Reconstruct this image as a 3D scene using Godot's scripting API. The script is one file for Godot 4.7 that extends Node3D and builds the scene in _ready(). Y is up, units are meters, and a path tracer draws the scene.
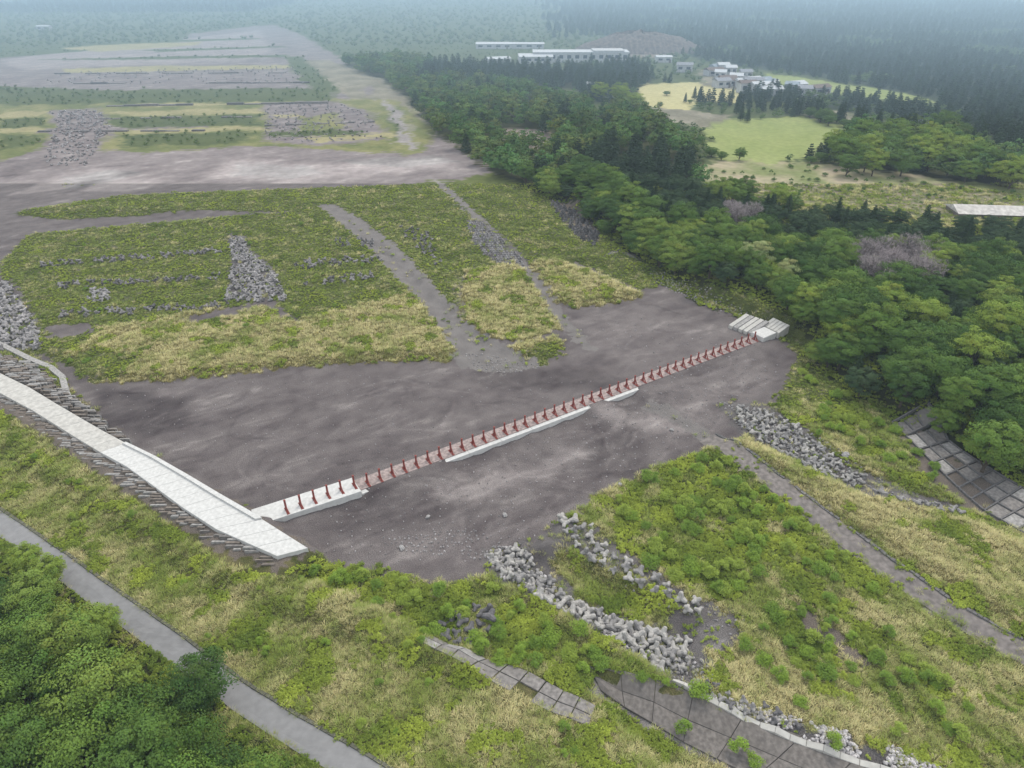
extends Node3D
# A debris-flow control dam in a wide volcanic riverbed, seen from a drone about 70 m above the bed.
# World: metres, y up, the camera stands over the origin and looks towards -z.

const NX0 := -200.0
const NZ0 := -250.0
const NR := 0.25
const NW := 1600
const NH := 880
const FX0 := -900.0
const FZ0 := -1700.0
const FR := 1.4
const FW := 1286
const FH := 1036
const HR := 0.5
const HW := 800
const HH := 440

# ground cover codes
const MIXED := 0
const BED := 1
const GREEN := 2
const DRY := 3
const TRACK := 5
const WOOD := 6
const PINES := 7
const FIELD := 8
const TAN := 9
const TERRACE := 10
const SCRUB := 11
const FARPINES := 12
const FARWOOD := 13
const SOIL := 14
const BRUSH := 15
const RUBBLE := 16
const BARE := 17
const SPARSE := 18
const STRAW := 19

var cam: Camera3D
var near_cover: Image
var far_cover: Image
var tone: Image
var far_tone: Image
var trace: Image
var lift: Image
var nc: PackedByteArray
var fc: PackedByteArray
var hs: PackedFloat32Array
var M := {}
var taken := {}
var rng := RandomNumberGenerator.new()
var n_big := FastNoiseLite.new()
var n_mid := FastNoiseLite.new()
var n_fine := FastNoiseLite.new()
var n_dry := FastNoiseLite.new()
var n_relief := FastNoiseLite.new()

# ---------------------------------------------------------------- naming
func numbered(called: String) -> String:
	var k: int = taken.get(called, -1) + 1
	taken[called] = k
	return called if k == 0 else "%s_%03d" % [called, k]

func tag(o: Node, label: String, category: String, group := "") -> Node:
	o.set_meta("label", label)
	o.set_meta("category", category)
	if group:
		o.set_meta("group", group)
	return o

func thing(called: String, label: String, category: String, at: Vector3, group := "") -> Node3D:
	var o := Node3D.new()
	o.name = numbered(called)
	add_child(o)
	o.position = at
	tag(o, label, category, group)
	return o

func part(called: String, mesh: Mesh, material: Material, parent: Node, at := Vector3.ZERO) -> MeshInstance3D:
	var o := MeshInstance3D.new()
	o.name = called
	o.mesh = mesh
	o.position = at
	if material:
		o.material_override = material
	parent.add_child(o, true)
	return o

func structure(called: String, mesh: Mesh, material: Material, label := "") -> MeshInstance3D:
	var o := part(numbered(called), mesh, material, self)
	o.set_meta("kind", "structure")
	if label:
		o.set_meta("label", label)
	return o

func single(called: String, mesh: Mesh, material: Material, label: String, category: String, group := "") -> MeshInstance3D:
	var o := part(numbered(called), mesh, material, self)
	tag(o, label, category, group)
	return o

func stuff(called: String, mesh: Mesh, material: Material, places: Array[Transform3D], tints: PackedColorArray, label: String, category: String) -> void:
	if places.is_empty():
		return
	var mm := MultiMesh.new()
	mm.transform_format = MultiMesh.TRANSFORM_3D
	mm.use_colors = true
	mm.mesh = mesh
	mm.instance_count = places.size()
	for i in places.size():
		mm.set_instance_transform(i, places[i])
		mm.set_instance_color(i, tints[i])
	var o := MultiMeshInstance3D.new()
	o.name = numbered(called)
	o.multimesh = mm
	if material:
		o.material_override = material
	add_child(o)
	o.set_meta("kind", "stuff")
	tag(o, label, category)

# ---------------------------------------------------------------- materials
func srgb(r: float, g: float, b: float) -> Color:
	return Color(r, g, b).linear_to_srgb()

func grain(lo: float, hi: float, freq: float, sd: int, size := 256) -> ImageTexture:
	var n := FastNoiseLite.new()
	n.seed = sd
	n.frequency = freq
	n.fractal_octaves = 5
	var im := n.get_seamless_image(size, size)
	im.convert(Image.FORMAT_RGB8)
	var d := im.get_data()
	for i in d.size():
		d[i] = int(255.0 * (lo + (hi - lo) * d[i] / 255.0))
	return ImageTexture.create_from_image(Image.create_from_data(size, size, false, Image.FORMAT_RGB8, d))

func stone(r: float, g: float, b: float, tex: Texture2D, scale: float, rough := 0.92) -> StandardMaterial3D:
	var m := StandardMaterial3D.new()
	m.albedo_color = srgb(r, g, b)
	m.albedo_texture = tex
	m.uv1_triplanar = true
	m.uv1_world_triplanar = true
	m.uv1_scale = Vector3.ONE * scale
	m.roughness = rough
	m.metallic_specular = 0.25
	return m

func plant(r: float, g: float, b: float, through := 0.22) -> StandardMaterial3D:
	var m := StandardMaterial3D.new()
	m.albedo_color = srgb(r, g, b)
	m.vertex_color_use_as_albedo = true
	m.roughness = 0.75
	m.metallic_specular = 0.2
	m.cull_mode = BaseMaterial3D.CULL_DISABLED
	if through > 0.0:
		m.backlight_enabled = true
		m.backlight = Color(through, through, through * 0.6).linear_to_srgb()
	return m

# ---------------------------------------------------------------- rasters of ground cover and height
func fill(im: Image, x0: float, z0: float, res: float, pts: Array, value: Color) -> void:
	var n := pts.size() / 2
	var w := im.get_width()
	var h := im.get_height()
	var lo := 1e9
	var hi := -1e9
	for i in n:
		lo = minf(lo, pts[i * 2 + 1])
		hi = maxf(hi, pts[i * 2 + 1])
	var r0 := maxi(0, int((lo - z0) / res))
	var r1 := mini(h - 1, int((hi - z0) / res) + 1)
	for r in range(r0, r1 + 1):
		var z := z0 + (r + 0.5) * res
		var cuts: Array[float] = []
		for i in n:
			var j := (i + 1) % n
			var za: float = pts[i * 2 + 1]
			var zb: float = pts[j * 2 + 1]
			if (za <= z) != (zb <= z):
				var xa: float = pts[i * 2]
				var xb: float = pts[j * 2]
				cuts.append(xa + (xb - xa) * (z - za) / (zb - za))
		cuts.sort()
		for k in cuts.size() / 2:
			var a := maxi(0, int(round((cuts[k * 2] - x0) / res)))
			var b := mini(w, int(round((cuts[k * 2 + 1] - x0) / res)))
			if b > a:
				im.fill_rect(Rect2i(a, r, b - a, 1), value)

func cover(code: int, pts: Array) -> void:
	var c := Color8(code, 0, 0)
	fill(near_cover, NX0, NZ0, NR, pts, c)
	fill(far_cover, FX0, FZ0, FR, pts, c)

func ribbon(line: Array, width: float) -> Array:
	# outline of a band of the given width round a polyline
	var left: Array = []
	var right: Array = []
	var n := line.size() / 2
	for i in n:
		var a := maxi(0, i - 1)
		var b := mini(n - 1, i + 1)
		var d := Vector2(line[b * 2] - line[a * 2], line[b * 2 + 1] - line[a * 2 + 1]).normalized() * width * 0.5
		left.append_array([line[i * 2] - d.y, line[i * 2 + 1] + d.x])
		right.append_array([line[i * 2] + d.y, line[i * 2 + 1] - d.x])
	for i in range(n - 1, -1, -1):
		left.append_array([right[i * 2], right[i * 2 + 1]])
	return left

func traces() -> void:
	# thin braided lines that running water left on the sediment
	rng.seed = 17
	for f in [[[-81.44, -111.66, -42.2, -116.53, -10.45, -118.09, 17.18, -113.5, 9.05, -108.11, -27.16, -83.42, -39.13, -76.51, -65.32, -93.95], 110, 150, 196], [[-27.68, -78.73, -11.64, -86.4, 14.16, -102.43, 47.92, -125.51, 53.6, -117.31, 30.13, -92.54, 7.04, -74.38, -8.35, -64.74, -26.74, -68.4], 140, 160, 215], [[13.2, -139.51, 32.03, -150.2, 49.83, -132.23, 21.34, -115.38, 16.39, -125.51], 25, 150, 200]]:
		var r := bounds(f[0])
		var left: int = f[1]
		while left > 0:
			var p := Vector2(rng.randf_range(r.position.x, r.end.x), rng.randf_range(r.position.y, r.end.y))
			if not inside(p.x, p.y, f[0]):
				continue
			left -= 1
			var line: Array = []
			var a := -0.56 + rng.randf_range(-0.35, 0.35) + (PI if rng.randf() < 0.5 else 0.0)
			for k in rng.randi_range(5, 16):
				line.append_array([p.x, p.y])
				a += n_mid.get_noise_2d(p.x * 0.7, p.y * 0.7) * 0.5 + rng.randf_range(-0.06, 0.06)
				p += Vector2(cos(a), sin(a)) * 1.3
				if not inside(p.x, p.y, f[0]):
					break
			if line.size() >= 6:
				var pale := rng.randi_range(f[2], f[3])
				if rng.randf() < 0.35:
					pale = rng.randi_range(70, 105)
				fill(trace, NX0, NZ0, NR, ribbon(line, rng.randf_range(0.25, 0.6)), Color8(pale, 0, 0))

func shade_of(value: int, pts: Array) -> void:
	# tone of the sediment: 128 is plain, more is paler sand, less is wet dark sand
	fill(tone, NX0, NZ0, NR * 2.0, pts, Color8(value, 0, 0))
	fill(far_tone, FX0, FZ0, FR, pts, Color8(value, 0, 0))

func raise(h: float, pts: Array) -> void:
	fill(lift, NX0, NZ0, HR, pts, Color(h, 0, 0))

func ht(x: float, z: float) -> float:
	var u := (x - NX0) / HR
	var v := (z - NZ0) / HR
	var y := 0.0
	if u > 1 and v > 1 and u < HW - 2 and v < HH - 2:
		var i := int(u)
		var j := int(v)
		var fu := u - i
		var fv := v - j
		var k := j * HW + i
		y = lerpf(lerpf(hs[k], hs[k + 1], fu), lerpf(hs[k + HW], hs[k + HW + 1], fu), fv)
		var e := minf(minf(u, HW - u), minf(v, HH - v) if z < -100.0 else minf(u, HW - u))
		y *= clampf(e / 40.0, 0.0, 1.0)
	elif z > -31.0 and u > 0 and u < HW:
		y = hs[(HH - 3) * HW + int(u)] * clampf((z * -1.0 + 10.0) / 41.0, 0.0, 1.0)
	return y

func near_code(x: float, z: float) -> int:
	var i := int((x - NX0) / NR)
	var j := int((z - NZ0) / NR)
	if i < 0 or j < 0 or i >= NW or j >= NH:
		return -1
	return nc[j * NW + i]

func far_code(x: float, z: float) -> int:
	var i := int((x - FX0) / FR)
	var j := int((z - FZ0) / FR)
	if i < 0 or j < 0 or i >= FW or j >= FH:
		return -1
	return fc[j * FW + i]

func code_at(x: float, z: float) -> int:
	var c := near_code(x, z)
	return c if c >= 0 else far_code(x, z)

func in_view(p: Vector3, margin := 0.04) -> bool:
	var q := cam.transform.affine_inverse() * p
	if q.z > -1.0:
		return false
	var ty := tan(deg_to_rad(cam.fov * 0.5))
	return absf(q.x / -q.z) < ty * 1.3333 * (1.0 + margin) and absf(q.y / -q.z) < ty * (1.0 + margin)

func inside(x: float, z: float, pts: Array) -> bool:
	var odd := false
	var n := pts.size() / 2
	var j := n - 1
	for i in n:
		var zi: float = pts[i * 2 + 1]
		var zj: float = pts[j * 2 + 1]
		if (zi > z) != (zj > z) and x < pts[i * 2] + (pts[j * 2] - pts[i * 2]) * (z - zi) / (zj - zi):
			odd = not odd
		j = i
	return odd

func bounds(pts: Array) -> Rect2:
	var r := Rect2(pts[0], pts[1], 0, 0)
	for i in pts.size() / 2:
		r = r.expand(Vector2(pts[i * 2], pts[i * 2 + 1]))
	return r

# ---------------------------------------------------------------- mesh helpers
func quad(st: SurfaceTool, a: Vector3, b: Vector3, c: Vector3, d: Vector3) -> void:
	for p in [a, b, c, a, c, d]:
		st.add_vertex(p)

func started() -> SurfaceTool:
	var st := SurfaceTool.new()
	st.begin(Mesh.PRIMITIVE_TRIANGLES)
	st.set_smooth_group(-1)
	return st

func done(st: SurfaceTool) -> ArrayMesh:
	st.generate_normals()
	return st.commit()

func prism(st: SurfaceTool, top: Array, drop: float, bevel := 0.0) -> void:
	# a slab under the polygon `top` (points given clockwise seen from above), with chamfered upper edges
	var n := top.size()
	var mid := Vector3.ZERO
	for p in top:
		mid += p / n
	var inner: Array = []
	for p in top:
		var d: Vector3 = mid - p
		inner.append(p + d.normalized() * minf(bevel * 1.4, d.length() * 0.4))
	for i in n:
		var j := (i + 1) % n
		var a: Vector3 = top[i]
		var b: Vector3 = top[j]
		var low := Vector3(0, bevel, 0)
		if bevel > 0.0:
			quad(st, a - low, inner[i], inner[j], b - low)
		quad(st, a - Vector3(0, drop, 0), a - low, b - low, b - Vector3(0, drop, 0))
	for i in range(1, n - 1):
		for p in [inner[0], inner[i], inner[i + 1]]:
			st.add_vertex(p)

func tube(st: SurfaceTool, a: Vector3, b: Vector3, ra: float, rb: float, sides := 6, caps := true) -> void:
	var d := (b - a).normalized()
	var u := d.cross(Vector3(0.31, 0.2, 0.93)).normalized()
	var v := d.cross(u)
	for i in sides:
		var p := TAU * i / sides
		var q := TAU * (i + 1) / sides
		var e := u * cos(p) + v * sin(p)
		var f := u * cos(q) + v * sin(q)
		quad(st, a + e * ra, a + f * ra, b + f * rb, b + e * rb)
		if caps and rb > 0.01:
			for w in [b, b + e * rb, b + f * rb]:
				st.add_vertex(w)

func box(st: SurfaceTool, at: Vector3, size: Vector3, turn := 0.0) -> void:
	var bs := Basis(Vector3.UP, turn)
	var top: Array = []
	for s in [[-1, -1], [1, -1], [1, 1], [-1, 1]]:
		top.append(at + bs * Vector3(s[0] * size.x * 0.5, size.y, s[1] * size.z * 0.5))
	prism(st, top, size.y)

# leaves as small four-cornered faces, each turned outwards
var lv: PackedVector3Array
var ln: PackedVector3Array
var lc: PackedColorArray
var li: PackedInt32Array

func leaves_begin() -> void:
	lv = PackedVector3Array()
	ln = PackedVector3Array()
	lc = PackedColorArray()
	li = PackedInt32Array()

func leaf(p: Vector3, n: Vector3, along: Vector3, length: float, width: float, out: Vector3, c: Color) -> void:
	var u := along - n * along.dot(n)
	u = u.normalized() if u.length() > 0.05 else n.cross(Vector3(0.6, 0.1, 0.77)).normalized()
	var w := n.cross(u)
	var k := lv.size()
	lv.append(p - u * length * 0.5)
	lv.append(p + w * width * 0.5)
	lv.append(p + u * length * 0.5)
	lv.append(p - w * width * 0.5)
	var face := (lv[k + 1] - lv[k]).cross(lv[k + 2] - lv[k])
	var nn := (n + out * 0.8).normalized()
	for i in 4:
		ln.append(nn)
		lc.append(c)
	if face.dot(nn) < 0.0:
		li.append_array([k, k + 1, k + 2, k, k + 2, k + 3])
	else:
		li.append_array([k, k + 2, k + 1, k, k + 3, k + 2])

func leaves_done(am: ArrayMesh = null) -> ArrayMesh:
	if am == null:
		am = ArrayMesh.new()
	var a := []
	a.resize(Mesh.ARRAY_MAX)
	a[Mesh.ARRAY_VERTEX] = lv
	a[Mesh.ARRAY_NORMAL] = ln
	a[Mesh.ARRAY_COLOR] = lc
	a[Mesh.ARRAY_INDEX] = li
	am.add_surface_from_arrays(Mesh.PRIMITIVE_TRIANGLES, a)
	return am

func rand_dir() -> Vector3:
	var z := rng.randf_range(-1, 1)
	var a := rng.randf() * TAU
	var r := sqrt(1.0 - z * z)
	return Vector3(r * cos(a), z, r * sin(a))

# crown of a broadleaf tree: clumps spread through an uneven dome, leaves spread over each clump
func clump_spots(clumps: int, rx: float, ry: float, yc: float) -> Array[Vector3]:
	var spots: Array[Vector3] = []
	var tries := 0
	while spots.size() < clumps and tries < 4000:
		tries += 1
		var d := rand_dir()
		if d.y < -0.8:
			continue
		var q := pow(rng.randf(), 0.28) * 0.86
		var wob := 1.0 + 0.22 * sin(d.x * 5.1 + d.z * 3.7) * cos(d.y * 4.3 + d.x * 2.0)
		var p := Vector3(d.x * rx * q * wob, yc + d.y * ry * q * wob, d.z * rx * q * wob)
		var free := true
		for s in spots:
			if s.distance_to(p) < rx * 0.24:
				free = false
				break
		if free:
			spots.append(p)
	return spots

func crown(spots: Array[Vector3], rx: float, yc: float, per: int, size: float, spread: float) -> ArrayMesh:
	leaves_begin()
	var mid := Vector3(0, yc - rx * 0.3, 0)
	for s in spots:
		var cr := rx * rng.randf_range(0.17, 0.33) * spread
		var warm := rng.randf_range(0.75, 1.25)
		var yel := rng.randf_range(0.85, 1.2)
		for k in per:
			var d := rand_dir()
			d.y = absf(d.y) * 0.9 - 0.2
			var p := s + Vector3(d.x * 1.1, d.y * 0.75, d.z * 1.1) * cr * pow(rng.randf(), 0.35)
			var out := ((p - mid).normalized() + d * 0.7).normalized()
			var n := (out * 0.9 + Vector3.UP * 0.2 + rand_dir() * 0.7).normalized()
			var t := warm * rng.randf_range(0.7, 1.3)
			leaf(p, n, rand_dir(), size * rng.randf_range(0.7, 1.35), size * rng.randf_range(0.45, 0.8), out, Color(t * yel, t, t * rng.randf_range(0.7, 1.1)))
	return leaves_done()

func trunk(spots: Array[Vector3], height: float, r: float, limbs: int) -> ArrayMesh:
	var st := started()
	var p := Vector3(0, -0.3, 0)
	var rr := r
	var stations: Array[Vector3] = [p]
	for k in 4:
		var q := Vector3(rng.randf_range(-0.22, 0.22) * k, height * 0.18 * (k + 1), rng.randf_range(-0.22, 0.22) * k)
		tube(st, p, q, rr, rr * 0.82, 7, false)
		rr *= 0.82
		p = q
		stations.append(p)
	for k in mini(limbs, spots.size()):
		var from: Vector3 = stations[1 + k % 4]
		var mid: Vector3 = from.lerp(spots[k], 0.5) + Vector3(0, 0.25, 0)
		tube(st, from, mid, r * 0.38, r * 0.24, 5, false)
		tube(st, mid, spots[k], r * 0.24, r * 0.06, 5, false)
	return done(st)

func conifer_leaves(h: float, r: float, whorls: int, per: int, size: float) -> ArrayMesh:
	leaves_begin()
	for w in whorls:
		var f := float(w) / whorls
		var y := h * (0.12 + 0.86 * f)
		var rr := r * pow(1.0 - f, 0.75) * rng.randf_range(0.85, 1.12) + 0.12
		var arms := int(lerpf(9, 4, f))
		for a in arms:
			var ang := TAU * a / arms + w * 0.7 + rng.randf_range(-0.2, 0.2)
			var dir := Vector3(cos(ang), rng.randf_range(-0.12, 0.22), sin(ang))
			var tint := rng.randf_range(0.75, 1.25)
			for k in per:
				var t := sqrt(rng.randf())
				var p := Vector3(0, y, 0) + dir * rr * t + rand_dir() * rr * 0.16
				p.y -= rr * 0.12 * t
				var out := (Vector3(dir.x, 0.5, dir.z)).normalized()
				var n := (out * 0.7 + rand_dir() * 0.8).normalized()
				var c := tint * rng.randf_range(0.75, 1.3)
				leaf(p, n, dir + rand_dir() * 0.5, size * rng.randf_range(0.8, 1.5), size * 0.5, out, Color(c, c, c))
	return leaves_done()

func twig_crown(spots: Array[Vector3], rx: float, per: int) -> ArrayMesh:
	leaves_begin()
	for s in spots:
		for k in per:
			var d := (rand_dir() + Vector3(s.x, s.y * 0.3, s.z).normalized() * 0.8 + Vector3.UP * 0.5).normalized()
			var p := s + rand_dir() * rx * 0.25
			var t := rng.randf_range(0.7, 1.3)
			leaf(p, rand_dir(), d, rng.randf_range(0.5, 1.3), 0.055, d, Color(t, t, t))
	return leaves_done()

func tuft(blades: int, h: float, spread: float, width: float, droop: float) -> ArrayMesh:
	leaves_begin()
	for b in blades:
		var a := rng.randf() * TAU
		var d := Vector3(cos(a), 0, sin(a))
		var root := d * spread * sqrt(rng.randf())
		var lean := rng.randf_range(0.25, 1.0) * droop
		var hh := h * rng.randf_range(0.55, 1.2)
		var side := d.cross(Vector3.UP) * width * rng.randf_range(0.6, 1.3)
		var mid := root + Vector3(0, hh * 0.6, 0) + d * hh * lean * 0.35
		var tip := root + Vector3(0, hh * (1.0 - lean * 0.3), 0) + d * hh * lean
		var n := (Vector3.UP - d * 0.2).normalized()
		var t := rng.randf_range(0.7, 1.3)
		var c := Color(t * rng.randf_range(0.9, 1.15), t, t * rng.randf_range(0.8, 1.1))
		var k := lv.size()
		for p in [root - side, root + side, mid + side * 0.8, mid - side * 0.8, tip]:
			lv.append(p)
			ln.append(n)
			lc.append(c)
		li.append_array([k, k + 2, k + 1, k, k + 3, k + 2, k + 3, k + 4, k + 2])
	return leaves_done()

func bush(r: float, h: float, clumps: int, per: int, size: float) -> ArrayMesh:
	leaves_begin()
	for c in clumps:
		var a := rng.randf() * TAU
		var q := sqrt(rng.randf()) * 0.75
		var s := Vector3(cos(a) * r * q, h * (0.35 + 0.5 * (1.0 - q) * rng.randf_range(0.5, 1.1)), sin(a) * r * q)
		var tint := rng.randf_range(0.8, 1.22)
		for k in per:
			var d := rand_dir()
			var p := s + Vector3(d.x, d.y * 0.8, d.z) * r * 0.36 * pow(rng.randf(), 0.4)
			p.y = maxf(p.y, 0.03)
			var out := (Vector3(p.x, p.y * 0.8 + 0.2, p.z).normalized() + d * 0.5).normalized()
			var n := (out * 0.6 + Vector3.UP * 0.5 + rand_dir() * 0.8).normalized()
			var t := tint * rng.randf_range(0.7, 1.3)
			leaf(p, n, rand_dir(), size * rng.randf_range(0.7, 1.4), size * rng.randf_range(0.4, 0.75), out, Color(t, t, t * 0.9))
	return leaves_done()

func tetrapod(seg := 8) -> ArrayMesh:
	var st := started()
	var dirs := [Vector3(0, 1, 0), Vector3(0.943, -0.333, 0), Vector3(-0.471, -0.333, 0.816), Vector3(-0.471, -0.333, -0.816)]
	for d: Vector3 in dirs:
		tube(st, Vector3.ZERO, d * 0.2, 0.4, 0.44, seg, false)
		tube(st, d * 0.2, d * 0.9, 0.44, 0.3, seg, false)
		tube(st, d * 0.9, d * 1.0, 0.3, 0.2, seg, true)
	return done(st)

func rock(sd: int) -> ArrayMesh:
	var st := started()
	var r := RandomNumberGenerator.new()
	r.seed = sd
	var rings: Array = []
	for j in 4:
		var row: Array = []
		for i in 7:
			var a := TAU * i / 7 + j * 0.3
			var rr: float = [0.75, 1.0, 0.8, 0.35][j] * r.randf_range(0.75, 1.2)
			row.append(Vector3(cos(a) * rr, [-0.5, 0.0, 0.45, 0.72][j] * r.randf_range(0.85, 1.1), sin(a) * rr * 0.8))
		rings.append(row)
	for j in 3:
		for i in 7:
			var k := (i + 1) % 7
			quad(st, rings[j][i], rings[j + 1][i], rings[j + 1][k], rings[j][k])
	for i in range(1, 6):
		for p in [rings[3][0], rings[3][i], rings[3][i + 1]]:
			st.add_vertex(p)
	return done(st)

# a road sheet between two edge lines, laid on the ground
func road_sheet(left: Array, right: Array, up: float, steps: int, across := 4) -> ArrayMesh:
	var st := started()
	var rows: Array = []
	var n := left.size() / 2
	for i in n - 1:
		for k in steps:
			var t := float(k) / steps
			var a := Vector2(left[i * 2], left[i * 2 + 1]).lerp(Vector2(left[i * 2 + 2], left[i * 2 + 3]), t)
			var b := Vector2(right[i * 2], right[i * 2 + 1]).lerp(Vector2(right[i * 2 + 2], right[i * 2 + 3]), t)
			var row: Array = []
			for c in across + 1:
				var p := a.lerp(b, float(c) / across)
				row.append(Vector3(p.x, ht(p.x, p.y) + up, p.y))
			rows.append(row)
	for j in rows.size() - 1:
		for c in across:
			quad(st, rows[j][c], rows[j + 1][c], rows[j + 1][c + 1], rows[j][c + 1])
	return done(st)

# ---------------------------------------------------------------- the scene
func _ready() -> void:
	setting_light()
	setting_noise()
	setting_materials()
	paint_cover()
	build_ground()
	build_roads()
	build_levee()
	build_dam()
	build_slabs()
	build_blocks()
	build_trees()
	build_village()
	build_ground_plants()

func setting_light() -> void:
	cam = Camera3D.new()
	cam.name = "camera"
	cam.position = Vector3(0, 70, 0)
	cam.rotation_degrees = Vector3(-32, 0, 0)
	cam.fov = 58.7
	cam.far = 12000.0
	add_child(cam)
	cam.current = true
	var sky := ProceduralSkyMaterial.new()
	sky.sky_top_color = Color(0.88, 0.895, 0.915)
	sky.sky_horizon_color = Color(0.92, 0.935, 0.945)
	sky.sky_curve = 0.2
	sky.ground_bottom_color = Color(0.45, 0.47, 0.45)
	sky.ground_horizon_color = Color(0.8, 0.85, 0.9)
	var env := Environment.new()
	env.background_mode = Environment.BG_SKY
	env.sky = Sky.new()
	env.sky.sky_material = sky
	env.background_energy_multiplier = 1.25
	env.tonemap_mode = Environment.TONE_MAPPER_LINEAR
	env.tonemap_exposure = 1.62
	env.sdfgi_enabled = true
	env.ssao_enabled = true
	env.ssil_enabled = true
	env.fog_enabled = true
	env.fog_density = 0.00022
	env.volumetric_fog_enabled = true
	env.volumetric_fog_density = 0.0
	env.fog_light_color = Color(0.83, 0.92, 1.0)
	var we := WorldEnvironment.new()
	we.name = "daylight"
	we.environment = env
	add_child(we)
	# the haze that lies over the far plain
	var haze := FogVolume.new()
	haze.name = "haze_bank"
	haze.shape = RenderingServer.FOG_VOLUME_SHAPE_BOX
	haze.size = Vector3(9000, 90, 6000)
	haze.position = Vector3(0, 40, -3320)
	var air := FogMaterial.new()
	air.density = 0.00085
	air.albedo = Color(0.79, 0.92, 1.0)
	haze.material = air
	add_child(haze)
	haze.set_meta("kind", "stuff")
	tag(haze, "pale blue haze over the far plain and forest", "haze")
	var sun := DirectionalLight3D.new()
	sun.name = "sun"
	sun.light_color = Color(1.0, 0.97, 0.92)
	sun.light_energy = 0.5
	sun.light_angular_distance = 14.0
	sun.rotation_degrees = Vector3(-58, 150, 0)
	sun.shadow_enabled = true
	add_child(sun)

func setting_noise() -> void:
	rng.seed = 11
	var k := 0
	for n: FastNoiseLite in [n_big, n_mid, n_fine, n_dry, n_relief]:
		k += 1
		n.seed = 40 + k
		n.noise_type = FastNoiseLite.TYPE_SIMPLEX_SMOOTH
		n.fractal_octaves = 3
	n_big.frequency = 0.02
	n_mid.frequency = 0.09
	n_fine.frequency = 0.5
	n_dry.frequency = 0.075
	n_relief.frequency = 0.12

func setting_materials() -> void:
	var fine := grain(0.82, 1.0, 0.02, 3, 512)
	var coarse := grain(0.66, 1.0, 0.03, 5, 512)
	M.concrete = stone(0.49, 0.49, 0.48, grain(0.86, 1.0, 0.025, 33, 512), 0.105)
	M.old_concrete = stone(0.43, 0.42, 0.395, fine, 0.09)
	M.worn_concrete = stone(0.36, 0.35, 0.34, coarse, 0.12)
	M.slab = stone(0.235, 0.22, 0.21, coarse, 0.09)
	M.chute = stone(0.175, 0.16, 0.15, coarse, 0.09)
	M.slab_brown = stone(0.22, 0.19, 0.165, coarse, 0.09)
	M.slab_pale = stone(0.33, 0.32, 0.31, coarse, 0.09)
	M.slab_dark = stone(0.16, 0.155, 0.155, coarse, 0.09)
	M.tetra = stone(0.42, 0.405, 0.385, coarse, 0.15)
	M.tetra_grey = stone(0.29, 0.28, 0.275, coarse, 0.15)
	M.tetra_dark = stone(0.15, 0.145, 0.15, coarse, 0.15)
	M.stained = stone(0.36, 0.295, 0.28, coarse, 0.09)
	M.asphalt = stone(0.20, 0.20, 0.203, grain(0.88, 1.0, 0.04, 15, 512), 0.036)
	M.track = stone(0.205, 0.185, 0.175, coarse, 0.06)
	M.kerb = stone(0.13, 0.13, 0.1, coarse, 0.12)
	M.rust = stone(0.21, 0.055, 0.045, fine, 0.24, 0.6)
	M.bark = stone(0.10, 0.08, 0.06, coarse, 0.18)
	M.grey_bark = stone(0.20, 0.17, 0.17, coarse, 0.18)
	M.white_wall = stone(0.44, 0.45, 0.46, fine, 0.06)
	M.white_roof = stone(0.47, 0.49, 0.51, fine, 0.06)
	M.barn_roof = stone(0.55, 0.53, 0.50, coarse, 0.036)
	M.barn_wall = stone(0.25, 0.22, 0.2, coarse, 0.06)
	M.grey_roof = stone(0.30, 0.31, 0.34, coarse, 0.06)
	M.blue_roof = stone(0.30, 0.35, 0.40, coarse, 0.06)
	M.brown_roof = stone(0.20, 0.16, 0.145, coarse, 0.06)
	M.window = stone(0.05, 0.06, 0.08, fine, 0.06, 0.2)
	M.rock = stone(0.38, 0.37, 0.365, coarse, 0.18)
	M.leaf_a = plant(0.11, 0.18, 0.036)
	M.leaf_b = plant(0.078, 0.138, 0.030)
	M.leaf_c = plant(0.18, 0.25, 0.045)
	M.leaf_d = plant(0.055, 0.105, 0.026)
	M.leaf_e = plant(0.15, 0.215, 0.045)
	M.pine = plant(0.034, 0.062, 0.028, 0.15)
	M.pine_b = plant(0.046, 0.078, 0.036, 0.15)
	M.twig = plant(0.27, 0.235, 0.24, 0.0)
	M.blossom = plant(0.26, 0.30, 0.13)
	M.tinted = plant(1.0, 1.0, 1.0, 0.22)

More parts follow.
